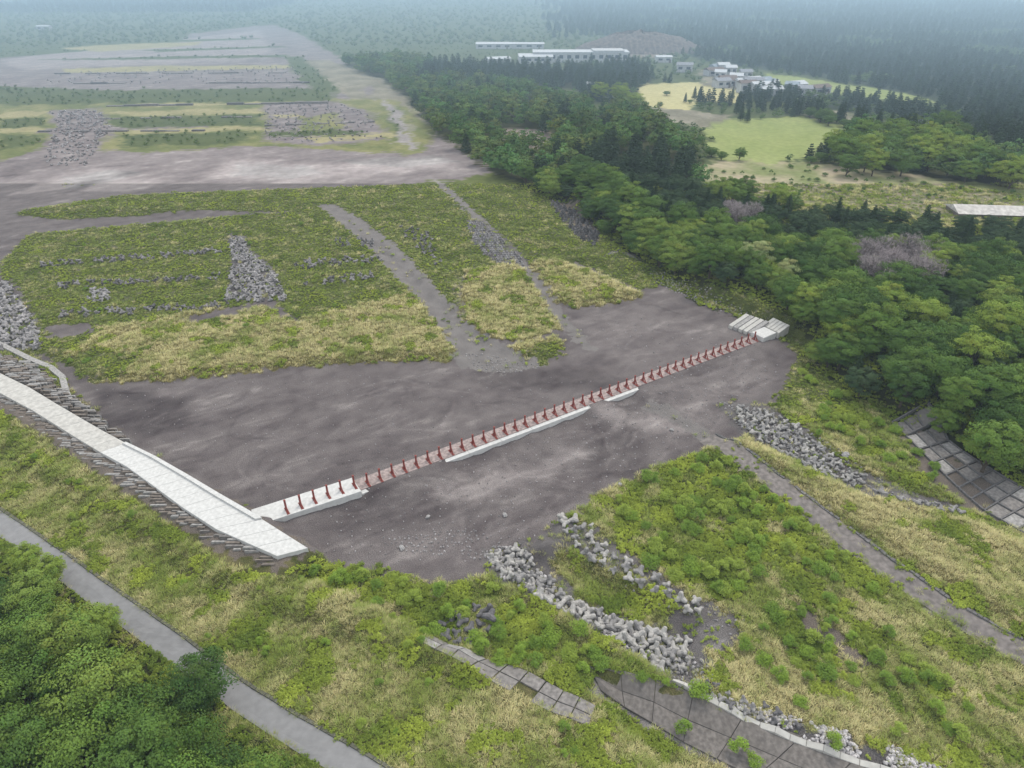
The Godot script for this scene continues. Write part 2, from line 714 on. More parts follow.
func paint_cover() -> void:
	near_cover = Image.create(NW, NH, false, Image.FORMAT_R8)
	far_cover = Image.create(FW, FH, false, Image.FORMAT_R8)
	tone = Image.create(NW / 2, NH / 2, false, Image.FORMAT_R8)
	far_tone = Image.create(FW, FH, false, Image.FORMAT_R8)
	tone.fill(Color8(128, 0, 0))
	far_tone.fill(Color8(128, 0, 0))
	trace = Image.create(NW, NH, false, Image.FORMAT_R8)
	trace.fill(Color8(128, 0, 0))
	traces()
	lift = Image.create(HW, HH, false, Image.FORMAT_RF)
	far_cover.fill(Color8(FARWOOD, 0, 0))
	# far country: the sea of conifers on the right, loose woods on the left
	cover(FARPINES, [88.61, -1442.79, 1329.57, -1512.39, 1008.05, -870.36, 280.15, -284.14, 219.3, -301.16, 239.62, -412.41, 223.71, -489.22, 185.28, -545.96, 151.08, -603.37, 127.74, -759.84, 54.49, -870.36])
	cover(FARPINES, [-1955.7, -1512.39, -391.37, -1442.79, -395.27, -1171.09, -1036.28, -1128.25])
	# the wide corridor of sediment
	cover(BED, [-849.88, -520.91, -485.19, -616.22, -419.63, -616.22, -366.81, -673.17, -320.79, -722.77, -346.47, -822.7, -308.73, -923.57, -288.91, -937.86, -228.11, -822.7, -134.21, -603.37, -102.24, -497.9, -61.34, -397.27, -34.41, -341.1, -4.61, -265.82, 15.99, -224.58, 36.09, -183.33, 39.32, -170.18, 46.36, -154.84, 59.53, -142.07, 60.53, -125.51, 52.69, -111.66, 45.13, -99.9, 38.13, -93.95, 29.7, -90.61, 13.64, -81.03, 6.98, -73.34, 4.63, -69.35, -1.62, -64.74, -7.56, -63, -17.84, -65.09, -29.23, -67.27, -36.54, -73.96, -67.03, -93.95, -93.53, -119.28, -110.43, -129.93, -171.49, -150.2, -449.2, -254.7])
	# woods right of the river
	cover(FARWOOD, [-262.3, -952.57, 59.39, -952.57, 120.46, -714.04, 173.9, -520.91, 108.74, -422, 69.19, -391.5, 47.56, -391.5, 5.17, -476.7, -44.78, -457.09, -88.79, -497.9, -131.64, -591.01, -191.61, -759.84])
	cover(WOOD, [-129.17, -579.12, -90.01, -603.37, 4.9, -449.65, 46.95, -385.87, 65.74, -369.83, 76.55, -284.14, 75.4, -248.15, 60.53, -230.11, 79.43, -214.17, 113.28, -191.36, 144.38, -183.33, 168.4, -168.81, 93.59, -74.38, 77.16, -77.61, 74.06, -81.03, 71.81, -89.8, 67.75, -96.87, 63.31, -107.08, 61.49, -121.31, 58.25, -134.59, 44.63, -147.41, 35.85, -165.46, 35.13, -177.29, 28.61, -191.36, 15.93, -223.5, -12.84, -279.36, -39.19, -341.1, -76.35, -422])
	cover(SPARSE, [-146.26, -603.37, -90.26, -506.88, -59, -422, -40.36, -352.57, -39.3, -320.04, -51.74, -345.61, -72.29, -397.27, -95.03, -428.62, -118.56, -480.81, -178.4, -603.37])
	cover(BED, [-93.29, -457.09, -90.48, -476.7, -83.94, -449.65, -85.69, -435.43])
	cover(PINES, [37.95, -306.68, 70.8, -279.65, 70.85, -256.52, 60.71, -234.04, 65.68, -213.67, 104.72, -201.69, 129.72, -192.54, 166.48, -187.37, 146.94, -160.61, 114.19, -164.63, 92.39, -173.16, 71.64, -174.65, 52.84, -185.7, 42.19, -205.56, 31.41, -246.83, 23.07, -279.65])
	cover(SCRUB, [65.38, -252.04, 72, -241.88, 82.31, -223.5, 108.51, -207.35, 135.6, -199.98, 174.14, -194.74, 188.33, -214.17, 137.62, -241.88])
	cover(PINES, [47.93, -300.91, 71.54, -283.01, 71.14, -260.87, 63.54, -246.83, 48.4, -263.85])
	cover(PINES, [-68.63, -449.65, -40.07, -476.7, 78.43, -449.65, 93.15, -480.81, 93.74, -545.96, 34.54, -535.68, -62.26, -567.66])
	cover(BARE, [77.75, -166, 87.9, -168.8, 96.36, -170.24, 106.4, -161.93, 95.72, -146.01, 81.98, -143.78, 77.68, -153.03])
	cover(BARE, [64.49, -199.8, 70.41, -201.69, 69.54, -190.79, 61.83, -185.7])
	cover(GREEN, [35.13, -177.29, 40.13, -167.46, 46.64, -156.03, 60.52, -141.55, 63.36, -124.65, 59.62, -122.96, 57.14, -134.59, 45.02, -149.08, 36.35, -160.95])
	# open country beyond the wood
	cover(SCRUB, [68.43, -265.82, 85.54, -287.41, 116.12, -280.94, 149.16, -265.82, 181.6, -241.88, 216.97, -230.11, 196.71, -204.54, 159.65, -207.35, 142.93, -213.17, 111.89, -215.17, 81.65, -221.37, 71.39, -239.44])
	cover(WOOD, [135.47, -304.78, 154.39, -324.06, 183.31, -336.69, 202.39, -320.04, 197.9, -276.25, 185.59, -248.15, 164.56, -252.04, 149.16, -265.82, 136.32, -271.7, 129.49, -284.14])
	cover(FIELD, [90.8, -341.1, 105.52, -364.75, 139.38, -375.04, 174, -364.75, 154.39, -324.06, 136.21, -301.16, 118.44, -287.41, 103.02, -277.8, 84.7, -284.14, 86.19, -310.35])
	cover(TAN, [75.98, -449.65, 86.64, -480.81, 124.43, -489.22, 142.77, -449.65, 128.28, -409.3, 108.74, -422, 96.21, -391.5, 81.06, -397.27, 72.01, -409.3])
	cover(SPARSE, [72.84, -397.27, 81.06, -397.27, 96.21, -391.5, 116.71, -377.7, 104.24, -359.79, 90.9, -345.61, 73.45, -369.83])
	cover(FARWOOD, [122.13, -397.27, 139.53, -409.3, 159.85, -403.21, 152.38, -375.04, 137.65, -369.83, 118.13, -369.83])
	cover(SPARSE, [157.73, -397.27, 180.33, -385.87, 176.54, -364.75, 153.05, -369.83])
	cover(FARPINES, [171.56, -449.65, 201.13, -435.43, 216.82, -406.23, 227.27, -364.75, 281.02, -341.1, 239.43, -284.14, 210.56, -287.41, 213.68, -320.04, 205.73, -352.57, 180.33, -385.87, 159.85, -403.21])
	cover(FIELD, [174.44, -511.48, 182.62, -530.67, 198.58, -511.48, 218.45, -476.7, 239.03, -446.02, 241.27, -415.56, 226.73, -409.3, 207.08, -435.43, 181.87, -464.75, 166.12, -484.98])
	cover(SPARSE, [137.68, -545.96, 160.46, -535.68, 164.81, -480.81, 151.96, -449.65, 120.56, -472.65])
	cover(SOIL, [85.75, -740.87, 127.74, -759.84, 142.36, -705.49, 155.13, -658.03, 121.3, -616.22, 73.58, -629.59])
	cover(SOIL, [-5.8, -345.61, 15.77, -341.1, 21.68, -320.04, 11.99, -301.16, -3.16, -320.04])
	cover(FIELD, [167.89, -254.7, 181.6, -241.88, 199.97, -230.11, 177.04, -234.7, 161.68, -246.87])
	# terraces between the far check walls
	cover(TERRACE, [-655.1, -391.5, -302.49, -432, -160.7, -432, -64.78, -422, -37.8, -336.69, -37.69, -301.16, -42.58, -292.44, -91.76, -304.78, -121.16, -308.47, -153.46, -297.62, -204.29, -304.78, -206.44, -280.94, -412.18, -230.11])
	cover(FARWOOD, [-701, -422, -328.34, -472.65, -256.25, -457.09, -133.87, -464.75, -106.87, -442.44, -104.53, -418.76, -155.15, -415.56, -286.11, -406.23, -596.51, -352.57])
	cover(STRAW, [-333.97, -551.24, -274.86, -567.66, -162.46, -573.33, -158.06, -556.61, -315.3, -530.67])
	for q in [[-387.35, -603.37, -277.62, -629.59, -187.53, -636.48, -183.77, -622.84, -331.09, -603.37], [-331.19, -673.17, -215.86, -705.49, -204.26, -697.14, -306.77, -658.03], [-336.31, -759.84, -257.71, -779.76, -252.54, -769.68, -323.5, -740.87]]:
		cover(FARWOOD, q)
	cover(STRAW, [-411.29, -688.98, -373.15, -722.77, -304.01, -740.87, -293.61, -714.04, -359.06, -658.03])
	cover(FARWOOD, [-186.05, -616.22, -177.27, -629.59, -105.39, -449.65, -114.25, -435.43, -142.6, -497.9])
	cover(BED, [-249.72, -391.5, -225.64, -397.27, -190.51, -345.61, -176.47, -301.16, -166.9, -276.25, -184.9, -271.7, -210.97, -320.04, -224.92, -352.57])
	cover(BED, [-140.65, -409.3, -105.27, -422, -74.69, -385.87, -57.37, -320.04, -79.61, -308.47, -111.72, -316.1, -123.78, -364.75])
	cover(TERRACE, [-108.88, -369.83, -94.43, -385.87, -80.75, -345.61, -100.16, -336.69])
	cover(BED, [-228.22, -345.61, -147.75, -350.22, -144.33, -341.1, -223, -336.69])
	for q in [[-217.14, -385.87, -136.92, -397.27, -132.52, -383.11, -202.59, -372.42], [-273.16, -385.87, -249.72, -391.5, -242.88, -375.04, -262.96, -369.83], [-187.34, -341.1, -122.31, -350.22, -119.48, -341.1, -178.43, -332.39], [-247.56, -345.61, -227.25, -345.61, -223, -336.69, -239.16, -332.39], [-214.92, -409.3, -142.6, -415.56, -140.65, -409.3, -205.1, -400.22], [-124.82, -375.04, -111.66, -380.39, -109.57, -372.42, -122.5, -367.28], [-96.83, -324.06, -52.91, -336.69, -47.11, -328.18, -85.8, -316.1]]:
		cover(STRAW, q)
	for q in [[-205.44, -369.83, -131.68, -380.39, -123.04, -352.57, -191.47, -345.61], [-183.93, -330.27, -123.78, -336.69, -120.89, -314.16, -166.21, -306.61], [-261.34, -367.28, -240.37, -369.83, -228.59, -347.9, -247.56, -345.61], [-237.81, -330.27, -220.47, -332.39, -209.55, -312.24, -219.3, -301.16], [-67.76, -385.87, -59.75, -385.87, -48.35, -345.61, -45.58, -316.1, -57.35, -341.1], [-115.28, -336.69, -86.98, -341.1, -67.09, -336.69, -83.59, -326.11, -112.07, -326.11]]:
		cover(FARWOOD, q)
	for q in [[-169.04, -257.4, -162.23, -265.82, -152.89, -268.73, -141.69, -262.96, -150, -249.43, -158.19, -241.88], [-110.21, -277.8, -83.84, -274.72, -69.97, -265.82, -83.02, -257.4, -102.65, -260.16], [-74.11, -284.14, -29.91, -290.75, -20.97, -280.94, -51.71, -271.7]]:
		cover(RUBBLE, q)
	cover(TRACK, [-78.6, -428.62, -65.38, -406.23, -47.79, -341.1, -41.98, -304.78, -45.83, -301.16, -52.91, -336.69, -68.64, -391.5])
	# meadow islands in the bed
	cover(GREEN, [-160.77, -215.17, -150.61, -224.58, -132.09, -234.7, -92.53, -240.65, -33.5, -249.43, -5.38, -265.82, 15.93, -223.5, 36.66, -170.18, 36.35, -160.95, 23.68, -172.97, 4.88, -174.39, -12.95, -164.81, -12.57, -143.64, -18.3, -150.2, -30.14, -172.97, -58.52, -215.17, -101.11, -217.21, -142.02, -209.26])
	cover(BED, [-163.42, -203.61, -139.89, -205.47, -118.69, -213.17, -84.57, -216.19, -81.05, -211.2, -111.2, -203.61, -138.82, -198.21, -149.49, -191.36, -155.66, -183.33])
	cover(GREEN, [-142.75, -194.74, -114.27, -203.61, -83.59, -213.17, -58.33, -217.21, -44.11, -193.04, -30.28, -170.18, -19.77, -145.78, -14.54, -133.64, -46.95, -134.59, -69.1, -134.59, -89.84, -127.69, -92.19, -120.49, -103.41, -125.51, -106.11, -136.53, -122.06, -156.03, -131.77, -163.51, -138.69, -174.39])
	cover(DRY, [-92.64, -121.31, -89.84, -127.69, -91.24, -134.59, -75.97, -140.52, -55.55, -149.08, -44.09, -151.34, -28.3, -159.7, -19.3, -145.78, -11.71, -130.84, -10.84, -120.9, -26.92, -120.49, -42.71, -118.49, -64.83, -113.5, -81.43, -112.39])
	cover(GREEN, [-57.08, -150.2, -45.15, -156.03, -29.93, -162.22, -27.37, -153.07, -37.7, -143.64, -47.98, -138.5, -53.09, -140.52])
	cover(GREEN, [-92.64, -121.31, -86.16, -124.65, -75.87, -120.49, -76.55, -113.5, -81.43, -112.39, -86.56, -115.76])
	cover(DRY, [-11.99, -166.12, 2.15, -172.97, 7.99, -151.34, 10.69, -135.55, 3.83, -127.69, -2.57, -129.03, -9.3, -134.59, -12.57, -143.64])
	cover(DRY, [-1.47, -125.51, 3.84, -128.14, 11, -129.93, 10.4, -123.8, 5.65, -118.88, 1.22, -120.49])
	cover(GREEN, [3.79, -125.94, 10.86, -127.69, 10.38, -123.38, 5.65, -118.88, 2.46, -121.31])
	cover(DRY, [4.86, -173.67, 13, -174.39, 22.79, -164.81, 32.41, -152.49, 24.52, -147.96, 14.83, -145.78, 9.63, -150.2, 5.81, -159.7])
	cover(GREEN, [17.07, -174.39, 36.66, -170.18, 39.41, -159.7, 31.76, -156.03, 23.08, -167.46])
	cover(BED, [-103.42, -134.59, -94.02, -136.53, -90.89, -131.77, -99.12, -129.03])
	cover(BED, [-75.14, -138.5, -57.95, -149.08, -55.23, -147.96, -69.85, -136.53])
	cover(BED, ribbon([-60.21, -150.2, -51.94, -140.52, -47.72, -137.51], 1.6))
	cover(TRACK, [-64.13, -222.43, -57.52, -222.43, -45.18, -205.47, -32.26, -184.11, -21.55, -162.86, -14.12, -145.78, -7.93, -133.64, -1.27, -126.38, 6.66, -118.88, -2.38, -115.76, -10.85, -118.09, -13.17, -127.25, -20.01, -143.64, -28.8, -159.7, -38.26, -179.52, -51.04, -200.88])
	cover(TRACK, ribbon([-28.17, -254.7, -20.75, -234.7, -9.98, -207.35, 0.83, -178.77, 5.88, -162.22, 10.98, -140.52, 16.39, -125.51], 3.0))
	cover(SPARSE, ribbon([-14.36, -159.08, -12.52, -150.2, -11.44, -140.52], 2.0))
	cover(RUBBLE, [-84.11, -194.74, -78.51, -193.04, -72.82, -181.79, -62.16, -167.46, -54.67, -150.2, -68, -149.08, -75.85, -174.39])
	cover(RUBBLE, [-140.37, -164.81, -128.12, -160.95, -108.32, -139.51, -98.79, -125.51, -107.07, -124.65, -126.68, -134.59])
	cover(RUBBLE, [-14.34, -207.35, -9.35, -207.35, -2.04, -191.36, 3.52, -174.39, -3.21, -171.56, -9.59, -183.33])
	cover(SOIL, [12.24, -230.11, 20.99, -224.58, 26.44, -198.21, 24.59, -186.48, 19.85, -191.36, 15.2, -211.2])
	# left bank: levee, grass slope, road and wood
	cover(MIXED, [-195.57, -150.2, -100.93, -115, -65.67, -91.16, -43.93, -77.39, -30.3, -66.17, -25.66, -63.86, -11.46, -56.55, 0.94, -50.84, 9.78, -45.75, 20.62, -36.08, -10.97, -35.13, -76.74, -76.95, -179.83, -134.59])
	cover(WOOD, [-138.71, -78.73, -76.01, -71.31, -59.15, -61.64, -46.19, -53.62, -38.34, -49.26, -31.39, -44.33, -21.4, -37.54, -18.37, -33.3, -79.85, -26.76])
	cover(MIXED, [-72.53, -70.32, -66.29, -69.35, -59.91, -63, -66.28, -64.74, -73.47, -67.46])
	# below the dam
	cover(BRUSH, [-31.36, -65.09, -29.23, -67.27, -17.84, -65.09, -7.56, -63, -2.89, -62.15, 1.03, -59.67, 5.93, -55.8, 11.76, -52.91, 15.98, -49.52, 17.8, -46.97, 14.42, -46.97, 9.01, -49.26, 3.15, -46.97, -3.73, -50.18, -9.8, -52.49, -16.57, -57.32, -23.74, -61.31])
	cover(MIXED, [4.63, -69.35, 6.98, -73.34, 13.64, -81.03, 29.7, -90.61, 33.64, -91.71, 43.4, -77.61, 49.9, -65.45, 55.63, -56.25, 61.32, -49.78, 70.75, -39.06, 67.39, -35.13, 38, -35.13, 20.89, -45.75, 20.31, -53.62, 22.51, -58.09, 17.24, -64.74])
	cover(BRUSH, [13.38, -78.73, 29.52, -89.8, 33.51, -91.16, 43.17, -76.95, 51.43, -63, 47.26, -59.67, 39.44, -66.54, 26.71, -59.67, 17.53, -66.54])
	cover(BRUSH, [28.83, -58.09, 44.69, -59.67, 46.91, -53.62, 34.7, -46.97, 29.55, -52.21])
	cover(DRY, [21.21, -52.21, 32.4, -53.62, 43.12, -45.75, 49.69, -38.24, 39.5, -38.24, 27.02, -43.98])
	cover(RUBBLE, [-4.47, -68.78, 1.12, -69.35, 7.04, -74.38, 11.4, -73.96, 17.53, -66.54, 24.14, -59.67, 28.83, -58.09, 28.17, -53.62, 22.08, -50.84, 19.78, -45.75, 15.14, -51.52, 10.8, -55.06, 6.12, -58.88, -1.58, -62.15])
	cover(MIXED, [5, -68.02, 8.15, -69.35, 12.05, -66.54, 17.1, -63.86, 21.64, -60, 18.43, -56.55, 13.66, -58.09, 8.87, -61.31])
	cover(SOIL, [36.99, -59.67, 40.87, -53.62, 41.75, -50.18, 39.7, -50.84, 35.87, -56.55])
	# right bank below the dam
	cover(DRY, [38.13, -93.95, 42.82, -92.54, 52.37, -81.03, 63.92, -76.51, 71.91, -69.35, 88.36, -59.67, 74.46, -43.4, 62.36, -54.33, 57.54, -59.67, 51.68, -69.35, 44.62, -81.03])
	cover(MIXED, [41.56, -99.9, 46.13, -103.08, 54.42, -85.9, 64.77, -81.03, 56.97, -77.61, 50.63, -80.56, 44.45, -89.8])
	cover(GREEN, [52.69, -111.66, 60.23, -124.65, 63.74, -108.11, 68.62, -96.87, 72.12, -85.9, 64.77, -81.03, 57.14, -88.48, 50.29, -96.87, 44.43, -100.53])
	cover(MIXED, [53.7, -106.39, 57.8, -93.95, 54.95, -87.17, 49.06, -98.37])
	cover(RUBBLE, [38.21, -107.08, 46.24, -106.39, 50.83, -98.37, 54.07, -89, 59.46, -82.93, 68.65, -76.95, 63.69, -76.08, 53.52, -80.1, 47.1, -87.95, 39.64, -96.27])
	cover(SOIL, [-223.09, -178.62, -101.74, -117.39, -85.61, -110.58, -64.51, -92.66, -44.25, -79.4, -36.11, -73.71, -27.5, -67.01, -30.29, -63.42, -38.28, -65.91, -53.06, -75.4, -70.77, -87.49, -91.36, -101.06, -199.26, -154.99])
	cover(TRACK, ribbon([25.73, -106.39, 31.62, -99.29, 35.49, -93.67, 43.72, -78.5, 50.31, -66.36, 56.14, -57.16, 62.2, -51.11], 3.4))
	cover(SOIL, [68.32, -99.9, 71.12, -98.37, 73.56, -88.48, 78.6, -79.87, 90.37, -70.32, 84.57, -63, 73.15, -71.31, 67.52, -77.61, 65.68, -85.9])
	cover(MIXED, [8.22, -46.97, 13.94, -43.98, 18.65, -40.64, 23.61, -37.84, 28.21, -35.13, 12.54, -35.13, 8.44, -43.4])
	cover(RUBBLE, [19.83, -46.97, 25.2, -45.27, 31.17, -43.4, 35.92, -41.83, 40.3, -39.9, 44.95, -37.05, 42.73, -36.66, 37.56, -38.45, 29.32, -41.18, 20.67, -44.8])
	cover(TRACK, [8.43, -49.26, 14.42, -46.97, 20.89, -45.75, 30.57, -41.72, 39.5, -38.24, 43.88, -35.13, 28.21, -35.13, 18.65, -40.64, 13.94, -43.98, 9.91, -46.97])
	# tone of the sediment: pale swept sand and wet dark patches
	shade_of(72, [-79.96, -108.11, -71.29, -110.58, -60.72, -108.11, -56.47, -98.37, -61.9, -93.95, -65.66, -93.95, -73.5, -99.9])
	shade_of(92, [-91.28, -118.88, -86.4, -117.31, -76.68, -109.86, -78.68, -106.39])
	shade_of(165, [-69.05, -109.86, -62.67, -110.58, -60.58, -107.76, -66.23, -107.76])
	shade_of(86, [-8.4, -117.31, 6.63, -118.09, 19.41, -115.76, 24.3, -109.16, 16.86, -110.58, 5.32, -109.16, -6.16, -111.3])
	shade_of(150, [13.2, -139.51, 30.39, -147.41, 49.83, -132.23, 49.6, -127.69, 25.48, -116.53, 18.5, -125.51])
	shade_of(96, [-28.18, -77.61, -17.69, -83.42, -11.16, -81.03, -6.39, -78.73, -12.03, -74.38, -19.02, -72.31, -26.46, -73.34])
	shade_of(188, [-12.75, -81.5, -5.15, -85.9, 1.31, -87.95, 4.53, -86.4, -1.86, -81.03, -7.91, -78.73])
	shade_of(190, [2.93, -87.17, 8.07, -91.71, 13.34, -93.95, 10.34, -88.48, 5.75, -84.89])
	shade_of(195, [16.22, -104.72, 25.05, -102.43, 33.18, -98.37, 30.95, -96.27, 22.64, -98.67, 15.84, -101.16])
	shade_of(92, [15.7, -99.9, 22.35, -96.87, 22.22, -85.9, 13.9, -83.42, 11.39, -91.16])
	shade_of(152, [-17.43, -71.31, -6.07, -72.72, -1.7, -70.32, -5.79, -67.27, -14.25, -68.78])
	shade_of(150, [28.56, -111.66, 51.86, -124.65, 54.26, -119.28, 42.51, -106.39, 30.5, -102.43])
	shade_of(140, [-288.01, -241.88, -210.56, -287.41, -176.47, -301.16, -117.72, -304.78, -39, -297.62, -4.61, -265.82, -33.5, -249.43, -92.53, -240.65, -150.61, -224.58, -163.35, -213.17, -237.08, -191.36])
	shade_of(205, [-171.37, -261.55, -161.39, -271.7, -150.7, -265.82, -160.32, -241.88, -174.31, -235.87])
	shade_of(205, [-115.97, -287.41, -75.93, -274.72, -33.39, -284.14, -16.69, -276.25, -50.05, -261.55, -77.87, -252.04, -116.68, -257.4])
	shade_of(210, [-152.7, -254.7, -131.64, -257.4, -128.4, -241.88, -151.92, -239.44])
	shade_of(98, [-208.48, -284.14, -192.88, -292.44, -179.62, -276.25, -189.76, -254.7])
	shade_of(170, [-411.46, -603.37, -286.07, -870.36, -215.45, -673.17, -210.55, -603.37, -360.3, -545.96])
	trace.resize(NW * 2 / 3, NH * 2 / 3, Image.INTERPOLATE_BILINEAR)
	trace.resize(NW, NH, Image.INTERPOLATE_BILINEAR)
	for im: Image in [tone, far_tone]:
		var w := im.get_width()
		var h := im.get_height()
		im.resize(w / 5, h / 5, Image.INTERPOLATE_BILINEAR)
		im.resize(w, h, Image.INTERPOLATE_CUBIC)
	# height of the ground
	var dam_a := Vector2([-36.36, -73.59][0], [-36.36, -73.59][1])
	var dam_d := (Vector2([52.5, -129.73][0], [52.5, -129.73][1]) - dam_a).normalized()
	raise(0.7, [-160.77, -215.17, -132.09, -234.7, -33.5, -249.43, -5.38, -265.82, 15.93, -223.5, 37.15, -165.46, 23.68, -172.97, 4.88, -174.39, -12.95, -164.81, -12.57, -143.64, -18.3, -150.2, -30.14, -172.97, -58.52, -215.17])
	raise(0.8, [-142.75, -194.74, -114.27, -203.61, -83.59, -213.17, -58.33, -217.21, -44.11, -193.04, -30.28, -170.18, -19.77, -145.78, -12.14, -127.69, -11.74, -122.13, -27.06, -121.31, -42.92, -119.28, -65.29, -114.62, -81.62, -113.5, -91.82, -121.31, -103.41, -125.51, -106.11, -136.53, -131.77, -163.51])
	raise(0.8, [-11.99, -166.12, 2.15, -172.97, 7.99, -151.34, 10.69, -135.55, 9.67, -125.51, 5.71, -120.49, -0.42, -123.8, -9.3, -134.59])
	raise(0.8, [6.21, -173.67, 13, -174.39, 22.79, -164.81, 31.77, -153.07, 14.91, -146.86, 9.63, -150.2])
	raise(2.6, [60.53, -230.11, 208.24, -199.98, 100.92, -74.38, 82.43, -85.9, 76.61, -93.95, 70.74, -103.08, 66.79, -115.38, 63.44, -127.69, 46.64, -156.03, 40.09, -174.39, 32.1, -195.59, 16.67, -235.87, -13.36, -292.44, -41.6, -364.75, -16.23, -364.75])
	raise(-0.9, [-30.03, -70.32, -29.63, -74.38, -24.64, -78.73, -11.71, -87.17, 14.28, -103.73, 26.63, -111.66, 52.16, -127.69, 56.98, -121.31, 46.02, -99.9, 38.13, -93.95, 29.7, -90.61, 13.64, -81.03, 6.98, -73.34, -1.62, -64.74, -7.56, -63, -29.13, -66.91])
	raise(0.0, [-25.17, -82.93, -13.27, -89.8, -12.01, -86.92, -23.12, -78.73])
	raise(0.0, [13.3, -105.05, 18.9, -108.46, 19.22, -105.05, 14.04, -101.16])
	raise(0.0, [27.47, -114.24, 52.9, -130.84, 54.65, -125.51, 29.09, -106.39])
	raise(-0.5, [4.63, -69.35, 13.64, -81.03, 33.51, -91.16, 61.32, -49.78, 67.39, -35.13, 18.41, -35.13, 22.51, -58.09])
	raise(-1.6, [-4.47, -68.78, 1.12, -69.35, 10.68, -66.54, 16.7, -61.31, 23.07, -55.06, 21.18, -46.97, 15.14, -51.52, 6.12, -58.88])
	raise(-1.5, [8.43, -49.26, 14.42, -46.97, 20.89, -45.75, 30.57, -41.72, 39.5, -38.24, 47.24, -34.21, 18.2, -34.21, 13.5, -41.18])
	raise(-0.6, [-31.36, -65.09, -17.84, -65.09, -2.89, -62.15, 5.93, -55.8, 15.98, -49.52, 9.01, -49.26, -3.73, -50.18, -16.57, -57.32])
	raise(0.6, [38.13, -93.95, 52.37, -81.03, 63.92, -76.51, 71.91, -69.35, 88.36, -59.67, 74.46, -43.4, 62.82, -55.06, 52.13, -70.32])
	raise(-0.4, [38.21, -107.08, 46.24, -106.39, 54.07, -89, 68.65, -76.95, 53.52, -80.1, 39.64, -96.27])
	# the levee and its landward slope
	raise(0.3, [-195.57, -150.2, -89.4, -96.87, -42.73, -66.54, -26.81, -58.09, -10.96, -52.21, 0.9, -46.97, 20.37, -35.13, -18.56, -26.76, -79.85, -26.76])
	raise(1.2, [-195.57, -150.2, -95.46, -106.39, -63.11, -85.9, -42.08, -72.31, -28.1, -63, -13.85, -55.8, -1.39, -49.52, -5.94, -48.23, -26.41, -56.55, -41.69, -63.86, -85.77, -91.16, -179.83, -134.59])
	raise(1.85, [-203.24, -158.75, -100.69, -115.56, -65.59, -91.94, -44.11, -78.84, -36.27, -74.03, -25.57, -67.3, -28.11, -61.98, -39.93, -67.3, -55.98, -78.38, -90.95, -100.24, -185.95, -141.6])
	var w2 := lift.get_width()
	var h2 := lift.get_height()
	lift.resize(w2 / 4, h2 / 4, Image.INTERPOLATE_BILINEAR)
	lift.resize(w2, h2, Image.INTERPOLATE_CUBIC)
	hs = lift.get_data().to_float32_array()
	nc = near_cover.get_data()
	fc = far_cover.get_data()
	# edges of the cover are ragged: look every cell up through a small warp; small humps and hollows on the ground
	var old := nc.duplicate()
	var wx := FastNoiseLite.new()
	wx.seed = 7
	wx.frequency = 0.09
	wx.fractal_octaves = 4
	var wa := wx.get_image(NW, NH, false, false, false).get_data()
	wx.seed = 8
	var wb := wx.get_image(NW, NH, false, false, false).get_data()
	for j in NH:
		for i in NW:
			var k := j * NW + i
			var ii := clampi(i + (wa[k] - 128) / 14, 0, NW - 1)
			var jj := clampi(j + (wb[k] - 128) / 14, 0, NH - 1)
			nc[k] = old[jj * NW + ii]
			if nc[k] == GREEN and wa[(k * 3 + j * 7) % wa.size()] > 128 and wa[k] > 142 and wb[k] < 122:
				nc[k] = SPARSE
	old = fc.duplicate()
	for j in FH:
		for i in FW:
			var k := j * FW + i
			var ii := clampi(i + (wa[j * NW / 2 + i] - 128) / 20, 0, FW - 1)
			var jj := clampi(j + (wb[j * NW / 2 + i] - 128) / 20, 0, FH - 1)
			fc[k] = old[jj * FW + ii]
	for j in HH:
		for i in HW:
			var x := NX0 + i * HR
			var z := NZ0 + j * HR
			var c := near_code(x, z)
			var a := 0.07 if c == BED or c == TRACK or c == SOIL else 0.3
			hs[j * HW + i] += n_relief.get_noise_2d(x, z) * a
			# sediment has run over the sill in places and lies against its downstream step
			var ds := (x - dam_a.x) * dam_d.x + (z - dam_a.y) * dam_d.y
			var dt := -(x - dam_a.x) * dam_d.y + (z - dam_a.y) * dam_d.x
			if ds > 14.0 and ds < 108.0 and dt > -1.0 and dt < 9.0:
				var over := 0.0
				for q in [[15.5, 30.0], [59.0, 63.5], [70.0, 108.0]]:
					over = maxf(over, smoothstep(q[0] - 1.5, q[0] + 1.0, ds) * (1.0 - smoothstep(q[1] - 1.0, q[1] + 1.5, ds)))
				var want := 0.27 - maxf(0.0, dt - 2.0) * 0.16 + n_relief.get_noise_2d(x * 3.0, z * 3.0) * 0.16
				hs[j * HW + i] = lerpf(hs[j * HW + i], maxf(hs[j * HW + i], want), over)

